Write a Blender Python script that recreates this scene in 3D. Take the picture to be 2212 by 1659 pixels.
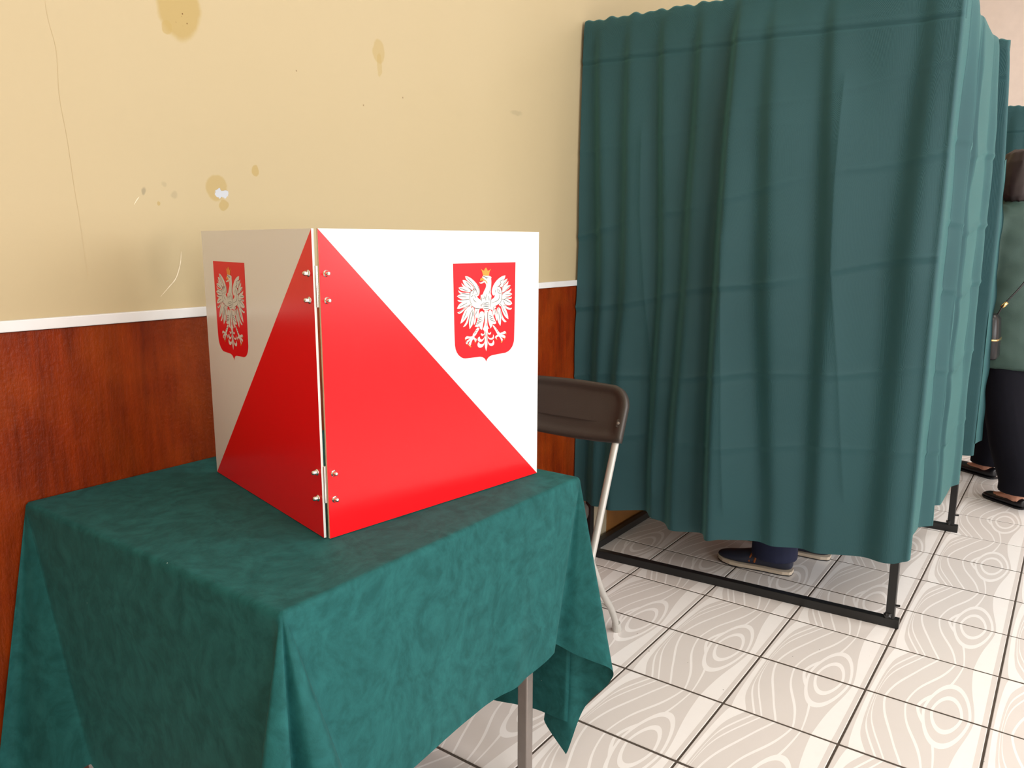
import bpy, bmesh, math, random
import numpy as np
from mathutils import Vector, Matrix

# ------------------------------------------------------------------ clean start
for o in list(bpy.data.objects):
    bpy.data.objects.remove(o, do_unlink=True)
scene = bpy.context.scene
COL = scene.collection
random.seed(4)
RNG = np.random.default_rng(7)

# ------------------------------------------------------------------ camera
F_PX, YAW, PITCH, ROLL = 1687.31, 0.6287, 0.1803, 0.0032
CAM = Vector((0.0, -1.5658, 1.2380))
fw = Vector((math.cos(YAW)*math.cos(PITCH), math.sin(YAW)*math.cos(PITCH), -math.sin(PITCH)))
rt = Vector((math.sin(YAW), -math.cos(YAW), 0.0))
up = rt.cross(fw)
c_, s_ = math.cos(ROLL), math.sin(ROLL)
r2 = c_*rt + s_*up
u2 = -s_*rt + c_*up
cam_data = bpy.data.cameras.new('camera')
cam_data.sensor_fit = 'HORIZONTAL'
cam_data.sensor_width = 36.0
cam_data.lens = F_PX*36.0/2212.0
cam_data.clip_start = 0.02
cam = bpy.data.objects.new('camera', cam_data)
COL.objects.link(cam)
M = Matrix((r2, u2, -fw)).transposed().to_4x4()
M.translation = CAM
cam.matrix_world = M
scene.camera = cam

# ------------------------------------------------------------------ world, lights, exposure
world = bpy.data.worlds.new('daylight')
scene.world = world
world.use_nodes = True
bg = world.node_tree.nodes['Background']
bg.inputs[0].default_value = (0.80, 0.90, 1.0, 1)
bg.inputs[1].default_value = 1.0

ROOM_X0, ROOM_X1, ROOM_Y0, ROOM_H = -2.2, 7.3, -5.2, 3.45
WINDOWS = [(-2.05, -0.20), (0.45, 2.30), (2.95, 4.80)]      # x ranges of the windows facing the booths
WIN_Z = (0.85, 2.95)
for wx0, wx1 in WINDOWS:
    ld = bpy.data.lights.new('window_daylight', 'AREA')
    ld.shape = 'RECTANGLE'
    ld.size = (wx1-wx0)-0.12
    ld.size_y = (WIN_Z[1]-WIN_Z[0])-0.12
    ld.energy = 104.0*(wx1-wx0)/2.0
    ld.color = (1.0, 0.985, 0.96)
    lo = bpy.data.objects.new('window_daylight', ld)
    COL.objects.link(lo)
    lo.location = ((wx0+wx1)/2, ROOM_Y0+0.05, sum(WIN_Z)/2)
    lo.rotation_euler = (math.radians(90), 0, 0)      # shines towards +y, into the room

for lx in (-0.6, 2.4, 5.4):                          # added overhead fill lights without fixtures, lifting the ambient level
    ld = bpy.data.lights.new('ambient_fill', 'AREA')
    ld.shape = 'RECTANGLE'
    ld.size, ld.size_y = 1.3, 0.30
    ld.energy = 24.0
    ld.color = (1.0, 0.95, 0.88)
    lo = bpy.data.objects.new('ambient_fill', ld)
    COL.objects.link(lo)
    lo.location = (lx, -2.3, ROOM_H-0.06)

vs = scene.view_settings
vs.view_transform = 'Standard'
vs.look = 'None'
vs.gamma = 1.0
vs.use_curve_mapping = False
vs.exposure = -0.28

# ------------------------------------------------------------------ helpers
def tag(o, label=None, cat=None, group=None, kind=None):
    if label: o['label'] = label
    if cat: o['category'] = cat
    if group: o['group'] = group
    if kind: o['kind'] = kind
    return o

def link(name, me, mats=None, parent=None, smooth=False):
    if mats is not None:
        for m in (mats if isinstance(mats, (list, tuple)) else [mats]):
            me.materials.append(m)
    if smooth and len(me.polygons):
        me.polygons.foreach_set('use_smooth', [True]*len(me.polygons))
    o = bpy.data.objects.new(name, me)
    COL.objects.link(o)
    if parent is not None:
        o.parent = parent
        bpy.context.view_layer.update()
        o.matrix_parent_inverse = parent.matrix_world.inverted()
    return o

def empty(name, loc, label=None, cat=None, group=None):
    e = bpy.data.objects.new(name, None)
    e.empty_display_size = 0.1
    COL.objects.link(e)
    e.location = loc
    bpy.context.view_layer.update()
    return tag(e, label, cat, group)

def from_bm(name, bm, mats=None, parent=None, smooth=False):
    me = bpy.data.meshes.new(name)
    bm.normal_update()
    bm.to_mesh(me)
    bm.free()
    return link(name, me, mats, parent, smooth)

def grid_mesh(name, V, closed_u=False):
    """V: (nv, nu, 3) array of points -> quad mesh."""
    nv, nu = V.shape[:2]
    me = bpy.data.meshes.new(name)
    idx = np.arange(nv*nu).reshape(nv, nu)
    if closed_u:
        idx = np.concatenate([idx, idx[:, :1]], axis=1)
    a = idx[:-1, :-1].ravel(); b = idx[:-1, 1:].ravel(); c = idx[1:, 1:].ravel(); d = idx[1:, :-1].ravel()
    q = np.stack([a, b, c, d], 1).astype(np.int32)
    me.vertices.add(nv*nu)
    me.vertices.foreach_set('co', V.reshape(-1).astype(np.float32))
    me.loops.add(q.size)
    me.loops.foreach_set('vertex_index', q.ravel())
    me.polygons.add(len(q))
    me.polygons.foreach_set('loop_start', np.arange(0, q.size, 4, dtype=np.int32))
    me.polygons.foreach_set('loop_total', np.full(len(q), 4, np.int32))
    me.update(calc_edges=True)
    me.validate()
    return me

def bm_box(bm, x0, x1, y0, y1, z0, z1, bevel=0.0, seg=2, mat=None):
    g = bmesh.ops.create_cube(bm, size=1.0, matrix=mat_box(x0, x1, y0, y1, z0, z1))
    vs_ = g['verts']
    if mat is not None:
        bmesh.ops.transform(bm, matrix=mat, verts=vs_)
    if bevel > 0:
        es = {e for v in vs_ for e in v.link_edges}
        bmesh.ops.bevel(bm, geom=list(es), offset=bevel, segments=seg, affect='EDGES', profile=0.6)

def mat_box(x0, x1, y0, y1, z0, z1):
    return Matrix.Translation(((x0+x1)/2, (y0+y1)/2, (z0+z1)/2)) @ Matrix.Diagonal((x1-x0, y1-y0, z1-z0, 1))

def catmull(pts, n):
    P = np.array(pts, float)
    P = np.vstack([2*P[0]-P[1], P, 2*P[-1]-P[-2]])
    out = []
    for i in range(1, len(P)-2):
        t = np.linspace(0, 1, n, endpoint=False)[:, None]
        p0, p1, p2, p3 = P[i-1], P[i], P[i+1], P[i+2]
        out.append(0.5*((2*p1)+(-p0+p2)*t+(2*p0-5*p1+4*p2-p3)*t**2+(-p0+3*p1-3*p2+p3)*t**3))
    out.append(P[-2][None])
    return np.vstack(out)

def bm_tube(bm, pts, radii, lateral=(1, 0, 0), n=12, cap=True, power=2.0):
    """Loft of (super)elliptical rings along pts; radii scalars or (a along lateral, b across)."""
    pts = [Vector(p) for p in pts]
    rings = []
    lat = Vector(lateral)
    for i, p in enumerate(pts):
        t = (pts[min(i+1, len(pts)-1)] - pts[max(i-1, 0)]).normalized()
        a = lat - lat.dot(t)*t
        if a.length < 1e-4:
            a = t.orthogonal()
        a.normalize()
        b = t.cross(a)
        r = radii[i] if isinstance(radii, (list, tuple)) else radii
        ra, rb = r if isinstance(r, (list, tuple)) else (r, r)
        ring = []
        for k in range(n):
            th = 2*math.pi*k/n
            cx, sx = math.cos(th), math.sin(th)
            if power != 2.0:
                cx = math.copysign(abs(cx)**(2/power), cx); sx = math.copysign(abs(sx)**(2/power), sx)
            ring.append(bm.verts.new(p + a*(ra*cx) + b*(rb*sx)))
        rings.append(ring)
    for r0, r1 in zip(rings[:-1], rings[1:]):
        for k in range(n):
            bm.faces.new((r0[k], r0[(k+1) % n], r1[(k+1) % n], r1[k]))
    if cap:
        bm.faces.new(list(reversed(rings[0])))
        bm.faces.new(rings[-1])
    return rings

def fuse(bm, name, voxel, mats, parent=None, smooth_it=6):
    """Voxel-fuse overlapping lofts into one continuous skin and bake it."""
    me = bpy.data.meshes.new(name)
    bmesh.ops.recalc_face_normals(bm, faces=bm.faces)
    bm.to_mesh(me); bm.free()
    tmp = bpy.data.objects.new('tmp', me)
    COL.objects.link(tmp)
    r = tmp.modifiers.new('r', 'REMESH'); r.mode = 'VOXEL'; r.voxel_size = voxel
    s = tmp.modifiers.new('s', 'SMOOTH'); s.iterations = smooth_it; s.factor = 0.5
    dg = bpy.context.evaluated_depsgraph_get()
    dg.update()
    me2 = bpy.data.meshes.new_from_object(tmp.evaluated_get(dg))
    me2.name = name
    bpy.data.objects.remove(tmp, do_unlink=True)
    me2.materials.clear()
    return link(name, me2, mats, parent, True)

# ------------------------------------------------------------------ materials
def srgb(r, g, b):
    f = lambda c: (c/255/12.92) if c/255 <= 0.04045 else ((c/255+0.055)/1.055)**2.4
    return (f(r), f(g), f(b), 1.0)

class NT:
    def __init__(self, name):
        self.m = bpy.data.materials.new(name)
        self.m.use_nodes = True
        self.t = self.m.node_tree
        self.b = self.t.nodes['Principled BSDF']
    def n(self, typ, **kw):
        nd = self.t.nodes.new(typ)
        for k, v in kw.items():
            if k.startswith('_'):
                setattr(nd, k[1:], v)
            else:
                key = int(k[1:]) if k[0] == 'i' and k[1:].isdigit() else k.replace('__', ' ')
                if hasattr(v, 'is_output') or isinstance(v, bpy.types.NodeSocket):
                    self.t.links.new(v, nd.inputs[key])
                else:
                    nd.inputs[key].default_value = v
        return nd
    def link(self, a, b):
        self.t.links.new(a, b)
    def math(self, op, a, b=None, clamp=False):
        kw = {'i0': a}
        if b is not None: kw['i1'] = b
        nd = self.n('ShaderNodeMath', _operation=op, **kw)
        nd.use_clamp = clamp
        return nd.outputs[0]
    def mix(self, fac, a, b, blend='MIX'):
        nd = self.n('ShaderNodeMix', _data_type='RGBA', _blend_type=blend)
        for sock, v in ((nd.inputs[0], fac), (nd.inputs[6], a), (nd.inputs[7], b)):
            if isinstance(v, bpy.types.NodeSocket): self.t.links.new(v, sock)
            else: sock.default_value = v
        return nd.outputs[2]
    def mapr(self, v, a, b, c=0.0, d=1.0, smooth=False):
        nd = self.n('ShaderNodeMapRange', i0=v, i1=a, i2=b, i3=c, i4=d)
        if smooth: nd.interpolation_type = 'SMOOTHSTEP'
        return nd.outputs[0]
    def noise(self, vec, scale, detail=2.0, rough=0.5, out=0):
        return self.n('ShaderNodeTexNoise', Vector=vec, Scale=scale, Detail=detail, Roughness=rough).outputs[out]
    def coord(self, which='Object', scale=None):
        o = self.n('ShaderNodeTexCoord').outputs[which]
        if scale is not None:
            o = self.n('ShaderNodeMapping', Vector=o, Scale=scale).outputs[0]
        return o
    def bump(self, h, strength=0.3, dist=0.01):
        nd = self.n('ShaderNodeBump', Strength=strength, Distance=dist, Height=h)
        self.t.links.new(nd.outputs[0], self.b.inputs['Normal'])
    def set(self, **kw):
        for k, v in kw.items():
            sock = self.b.inputs[k.replace('__', ' ')]
            if isinstance(v, bpy.types.NodeSocket): self.t.links.new(v, sock)
            else: sock.default_value = v
        return self

def simple(name, col, rough=0.5, metal=0.0, var=0.06, scale=18.0, spec=0.5, bump=0.0):
    k = NT(name)
    v = k.coord()
    f = k.noise(v, scale, 3)
    dark = tuple(c*(1-var) for c in col[:3]) + (1,)
    lite = tuple(min(1, c*(1+var)) for c in col[:3]) + (1,)
    k.set(Base__Color=k.mix(f, dark, lite), Roughness=rough, Metallic=metal)
    k.b.inputs['Specular IOR Level'].default_value = spec
    if bump: k.bump(k.noise(v, scale*8, 2), bump, 0.002)
    return k.m

# yellow oil-painted wall with its own patches, stains and flaked plaster
def wall_material():
    k = NT('yellow_wall_paint')
    P = k.coord('Object')
    base = k.mix(k.noise(P, 1.4, 3), srgb(231, 205, 152), srgb(234, 209, 160))
    dist = k.n('ShaderNodeTexNoise', Vector=P, Scale=26.0, Detail=3.0).outputs['Color']
    off = k.n('ShaderNodeVectorMath', _operation='MULTIPLY_ADD', i0=dist, i1=(0.016, 0, 0.016), i2=(-0.008, 0, -0.008)).outputs[0]
    Pd = k.n('ShaderNodeVectorMath', _operation='ADD', i0=P, i1=off).outputs[0]
    def ell(cx, cz, rx, rz, soft=0.12, vec=Pd):
        d = k.n('ShaderNodeVectorMath', _operation='SUBTRACT', i0=vec, i1=(cx, 0, cz)).outputs[0]
        d = k.n('ShaderNodeVectorMath', _operation='MULTIPLY', i0=d, i1=(1/rx, 0, 1/rz)).outputs[0]
        l = k.n('ShaderNodeVectorMath', _operation='LENGTH', i0=d).outputs['Value']
        return k.mapr(l, 1+soft, 1-soft, smooth=True)
    stain = srgb(217, 183, 108)
    col = base
    for cx, cz, rx, rz, a in ((0.985, 1.712, 0.048, 0.066, 0.85), (0.955, 1.664, 0.012, 0.014, 0.7), (1.553, 1.728, 0.021, 0.030, 0.5),
                              (1.554, 1.695, 0.009, 0.030, 0.45), (1.046, 1.353, 0.026, 0.027, 0.65), (1.062, 1.316, 0.012, 0.012, 0.7),
                              (1.149, 1.396, 0.0105, 0.0135, 0.75), (0.910, 1.315, 0.004, 0.004, 0.7)):
        col = k.mix(k.math('MULTIPLY', ell(cx, cz, rx, rz), a), col, stain)
    for cx, cz, rx, rz, a in ((0.880, 1.337, 0.004, 0.007, 0.5), (0.945, 1.332, 0.007, 0.006, 0.22), (0.925, 1.352, 0.006, 0.005, 0.18),
                              (2.172, 1.654, 0.03, 0.008, 0.22), (0.92, 1.20, 0.05, 0.06, 0.10)):
        col = k.mix(k.math('MULTIPLY', ell(cx, cz, rx, rz, 0.4), a), col, srgb(150, 140, 110))
    # specks inside the big stain and scattered over the wall
    sp = k.n('ShaderNodeTexVoronoi', Vector=P, Scale=75.0).outputs['Distance']
    col = k.mix(k.math('MULTIPLY', k.mapr(sp, 0.13, 0.10), ell(0.99, 1.705, 0.025, 0.03, 0.2)), col, srgb(140, 98, 48))
    sp2 = k.n('ShaderNodeTexVoronoi', Vector=P, Scale=9.0)
    col = k.mix(k.math('MULTIPLY', k.mapr(sp2.outputs['Distance'], 0.022, 0.016), 0.6), col, srgb(140, 104, 62))
    # flaked plaster showing white
    fl = k.n('ShaderNodeVectorMath', _operation='MULTIPLY_ADD', i0=k.n('ShaderNodeTexNoise', Vector=P, Scale=90.0, Detail=4.0).outputs['Color'], i1=(0.03, 0, 0.02), i2=(-0.015, 0, -0.01)).outputs[0]
    Pf = k.n('ShaderNodeVectorMath', _operation='ADD', i0=P, i1=fl).outputs[0]
    flk = ell(1.058, 1.341, 0.019, 0.0095, 0.06, Pf)
    col = k.mix(flk, col, srgb(236, 236, 232))
    col = k.mix(1.0, col, (0.615, 0.65, 0.745, 1), 'MULTIPLY')
    k.set(Base__Color=col, Roughness=0.55)
    k.b.inputs['Specular IOR Level'].default_value = 0.22
    h = k.math('SUBTRACT', k.math('MULTIPLY', k.noise(P, 160, 2), 0.05), flk)
    k.bump(h, 0.35, 0.002)
    return k.m

def wainscot_material():
    k = NT('brown_grained_paint')
    P = k.coord('Object')
    g = k.n('ShaderNodeMapping', Vector=P, Scale=(30, 1, 3.2)).outputs[0]
    g2 = k.n('ShaderNodeMapping', Vector=P, Scale=(70, 1, 14)).outputs[0]
    n1 = k.noise(g, 1.0, 5, 0.65)
    n2 = k.noise(P, 5.5, 3, 0.55)
    n3 = k.noise(g2, 1.5, 4, 0.7)
    c = k.mix(k.mapr(n1, 0.3, 0.7), srgb(88, 26, 4), srgb(138, 48, 8))
    c = k.mix(k.math('MULTIPLY', k.mapr(n2, 0.40, 0.72), 0.6), c, srgb(152, 66, 14))
    c = k.mix(k.math('MULTIPLY', k.mapr(k.noise(P, 2.2, 2), 0.5, 0.8), 0.45), c, srgb(66, 18, 4))
    k.set(Base__Color=c, Roughness=k.mapr(n3, 0.3, 0.7, 0.30, 0.5))
    k.b.inputs['Specular IOR Level'].default_value = 0.16
    k.bump(k.math('ADD', n3, k.math('MULTIPLY', k.noise(P, 120, 2), 0.6)), 0.45, 0.004)
    return k.m

def tile_material():
    """Printed wood-eye swirl: UV u 0..1 across the tile row, v 0..2 along a tile pair."""
    k = NT('swirl_printed_tile')
    uv = k.n('ShaderNodeTexCoord').outputs['UV']
    s = k.n('ShaderNodeSeparateXYZ', Vector=uv)
    a, b = s.outputs[0], s.outputs[1]
    db = k.math('ABSOLUTE', k.math('SUBTRACT', b, 1.0))
    w = k.math('POWER', db, 1.5, True)
    curve = k.n('ShaderNodeFloatCurve', Value=a)
    cm = curve.mapping.curves[0]
    pts = [(0, 0), (.05, .13), (.09, .29), (.13, .42), (.2, .505), (.32, .60), (.44, .695), (.66, .74), (.9, .79), (.95, .95), (1, 1)]
    cm.points[0].location = pts[0]; cm.points[1].location = pts[-1]
    for p in pts[1:-1]: cm.points.new(*p)
    for p in cm.points: p.handle_type = 'AUTO_CLAMPED'
    curve.mapping.update()
    m = curve.outputs[0]
    e = k.n('ShaderNodeMix', _data_type='FLOAT', i0=w, i2=m, i3=a).outputs[0]
    W, G = srgb(249, 246, 246), srgb(225, 219, 217)
    def ramp(v, stops):
        r = k.n('ShaderNodeValToRGB', Fac=v)
        cr = r.color_ramp; cr.interpolation = 'CONSTANT'
        cr.elements[0].position = 0; cr.elements[0].color = stops[0][1]
        cr.elements[1].position = stops[1][0]; cr.elements[1].color = stops[1][1]
        for p, c in stops[2:]:
            el = cr.elements.new(p); el.color = c
        return r.outputs[0]
    stream = ramp(e, [(0, G), (.08, W), (.215, G), (.28, W), (.297, G), (.345, W), (.362, G), (.465, W), (.487, G), (.615, W), (.632, G), (.69, W), (.703, G), (.78, W), (.94, G)])
    da = k.math('DIVIDE', k.math('SUBTRACT', a, .675), .19)
    E = k.math('SQRT', k.math('ADD', k.math('MULTIPLY', da, da), k.math('POWER', k.math('DIVIDE', db, .58), 1.5)))
    eye = ramp(k.math('MULTIPLY', E, 0.5), [(0, G), (.275, W), (.335, G), (.44, W)])
    col = k.mix(k.math('LESS_THAN', E, 1.0), stream, eye)
    P = k.coord('Object')
    dirt = k.noise(P, 9, 4, 0.6)
    col = k.mix(k.mapr(dirt, 0.55, 0.8, 0, 0.06), col, srgb(176, 160, 146))
    spk = k.n('ShaderNodeTexVoronoi', Vector=k.n('ShaderNodeNewGeometry').outputs['Position'], Scale=11.0).outputs['Distance']
    col = k.mix(k.mapr(spk, 0.022, 0.016), col, srgb(92, 80, 72))
    k.set(Base__Color=col, Roughness=0.26)
    k.b.inputs['Specular IOR Level'].default_value = 0.5
    return k.m

def suede_material(name='green_suede_cloth', gain=0.74):
    k = NT(name)
    P = k.coord('Object')
    warp = k.n('ShaderNodeVectorMath', _operation='MULTIPLY_ADD', i0=k.n('ShaderNodeTexNoise', Vector=P, Scale=7.0, Detail=2.0).outputs['Color'], i1=(0.12, 0.12, 0.12), i2=P).outputs[0]
    st = k.n('ShaderNodeMapping', Vector=warp, Scale=(1.0, 1.0, 0.8)).outputs[0]
    n1 = k.noise(st, 36, 6, 0.64)
    n2 = k.noise(P, 6, 3, 0.5)
    f = k.math('ADD', k.math('MULTIPLY', k.mapr(n1, 0.36, 0.66), 0.58), k.math('MULTIPLY', n2, 0.28))
    c = k.mix(f, tuple(x*gain for x in srgb(12, 80, 80)[:3])+(1,), tuple(x*gain for x in srgb(40, 116, 117)[:3])+(1,))
    fine = k.noise(P, 700, 2)
    lint = k.n('ShaderNodeTexVoronoi', Vector=P, Scale=13.0).outputs['Distance']
    c = k.mix(k.mapr(lint, 0.012, 0.007), c, (0.75, 0.78, 0.74, 1))
    k.set(Base__Color=c, Roughness=0.72)
    k.b.inputs['Specular IOR Level'].default_value = 0.22
    k.b.inputs['Sheen Weight'].default_value = 0.03
    k.b.inputs['Sheen Roughness'].default_value = 0.45
    k.b.inputs['Sheen Tint'].default_value = (0.55, 0.9, 0.85, 1)
    k.bump(k.math('ADD', k.math('MULTIPLY', n1, 0.6), k.math('MULTIPLY', fine, 0.4)), 0.25, 0.002)
    return k.m

def curtain_material():
    k = NT('dark_green_curtain_cloth')
    P = k.coord('Object')
    big = k.noise(P, 2.2, 3)
    weave = k.n('ShaderNodeTexWave', Vector=P, Scale=420.0, Distortion=1.0).outputs['Fac']
    c = k.mix(big, srgb(27, 66, 73), srgb(33, 76, 82))
    c = k.mix(k.math('MULTIPLY', weave, 0.06), c, srgb(24, 54, 58))
    k.set(Base__Color=c, Roughness=0.62)
    k.b.inputs['Specular IOR Level'].default_value = 0.35
    k.b.inputs['Sheen Weight'].default_value = 0.34
    k.b.inputs['Sheen Roughness'].default_value = 0.5
    k.b.inputs['Sheen Tint'].default_value = (0.28, 0.78, 0.76, 1)
    k.bump(k.math('ADD', k.math('MULTIPLY', weave, 0.2), k.noise(P, 14, 4, 0.6)), 0.22, 0.008)
    return k.m

def board_material(name, col):
    k = NT(name)
    P = k.coord('Object')
    sc = k.noise(k.n('ShaderNodeMapping', Vector=P, Scale=(60, 60, 9)).outputs[0], 2, 5, 0.7)
    k.set(Base__Color=col, Roughness=k.mapr(sc, 0.3, 0.75, 0.23, 0.26))
    k.b.inputs['Specular IOR Level'].default_value = 0.38
    k.bump(k.noise(P, 22, 3), 0.02, 0.003)
    return k.m

def chipped_black():
    k = NT('black_frame_paint')
    P = k.coord('Object')
    n = k.noise(P, 34, 5, 0.7)
    m = k.mapr(n, 0.70, 0.73)
    c = k.mix(m, srgb(24, 25, 27), srgb(176, 168, 146))
    k.set(Base__Color=c, Roughness=0.38)
    k.bump(k.math('MULTIPLY', m, -1.0), 0.3, 0.001)
    return k.m

MAT = dict(
    wall=wall_material(), wain=wainscot_material(), tile=tile_material(), suede=suede_material(),
    curtain=curtain_material(), black=chipped_black(),
    white_trim=simple('white_rail_paint', srgb(226, 226, 228), 0.45),
    grout=simple('dark_grout', srgb(80, 71, 64), 0.9, scale=60),
    ceiling=simple('ceiling_paint', srgb(238, 234, 226), 0.8),
    farwall=simple('pale_far_wall_paint', srgb(242, 226, 218), 0.6),
    red=board_material('red_laminate', srgb(236, 16, 26)),
    white=board_material('white_laminate', srgb(232, 231, 230)),
    edge=simple('board_cut_edge', srgb(200, 178, 146), 0.7, scale=120, var=0.15),
    pwhite=simple('print_white', srgb(214, 214, 211), 0.45, var=0.02, spec=.25),
    pred=simple('print_red', srgb(226, 14, 28), 0.4, var=0.02, spec=.25),
    pgrey=simple('print_grey', srgb(72, 72, 70), 0.45, var=0.05, spec=.25),
    pgold=simple('print_gold', srgb(226, 138, 34), 0.45, var=0.12, scale=220),
    chrome=simple('bright_steel', (0.78, 0.78, 0.78, 1), 0.16, 1.0, 0.05),
    steel=simple('dull_steel_tube', srgb(150, 142, 138), 0.42, 0.65, 0.12, 40),
    grey_paint=simple('light_grey_tube_paint', srgb(190, 188, 184), 0.38, 0.25, 0.06, 30),
    chair=simple('brown_black_plastic', srgb(66, 60, 57), 0.42, 0.0, 0.06, 30, bump=0.15),
    navy=simple('navy_trouser_cloth', srgb(26, 34, 66), 0.85, var=0.2, scale=30),
    navy_shoe=simple('navy_shoe_leather', srgb(40, 46, 66), 0.5, var=0.15, scale=40),
    sole=simple('cream_sole_rubber', srgb(206, 192, 174), 0.7),
    dark_sole=simple('dark_sole_rubber', srgb(34, 34, 38), 0.7),
    orange=simple('orange_stripe', srgb(170, 96, 46), 0.6),
    black_cloth=simple('black_trouser_cloth', srgb(15, 15, 24), 0.85, var=0.2, scale=30, spec=.15),
    flat_shoe=simple('black_flat_shoe_leather', srgb(20, 20, 26), 0.4, var=0.1),
    jacket=simple('dark_green_jacket_cloth', srgb(50, 74, 68), 0.75, var=0.12, scale=25, bump=0.2),
    hair=simple('dark_brown_hair', srgb(38, 25, 27), 0.42, var=0.5, scale=60),
    skin=simple('skin', srgb(208, 150, 126), 0.5, var=0.06),
    leather=simple('black_bag_leather', srgb(20, 20, 26), 0.35),
    gold=simple('gold_metal', (0.85, 0.62, 0.28, 1), 0.25, 1.0),
    wood=simple('light_brown_wood', srgb(176, 122, 66), 0.5, var=0.2, scale=14),
    beige=simple('cream_board', srgb(226, 214, 186), 0.6),
    tabletop=simple('table_laminate', srgb(150, 120, 90), 0.5),
    crack=simple('wall_hairline', srgb(192, 171, 131), 0.8),
    scratch=simple('wall_scratch', srgb(226, 214, 188), 0.5),
)
def glass():
    k = NT('window_glass')
    k.set(Base__Color=(0.9, 0.95, 1, 1), Roughness=0.02, Alpha=0.15)
    return k.m
MAT['glass'] = glass()
SHIELD=[[-12,-2],[1638,-4],[1617,-1145],[1603,-1525],[1589,-1579],[1554,-1645],[1493,-1702],[1434,-1734],[1354,-1753],[1119,-1759],[984,-1765],[936,-1774],[889,-1792],[851,-1825],[832,-1854],[822,-1873],[813,-1848],[794,-1819],[766,-1796],[729,-1777],[663,-1761],[461,-1756],[281,-1753],[228,-1744],[166,-1717],[105,-1672],[62,-1619],[32,-1554],[16,-1482],[6,-1218]]
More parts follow.
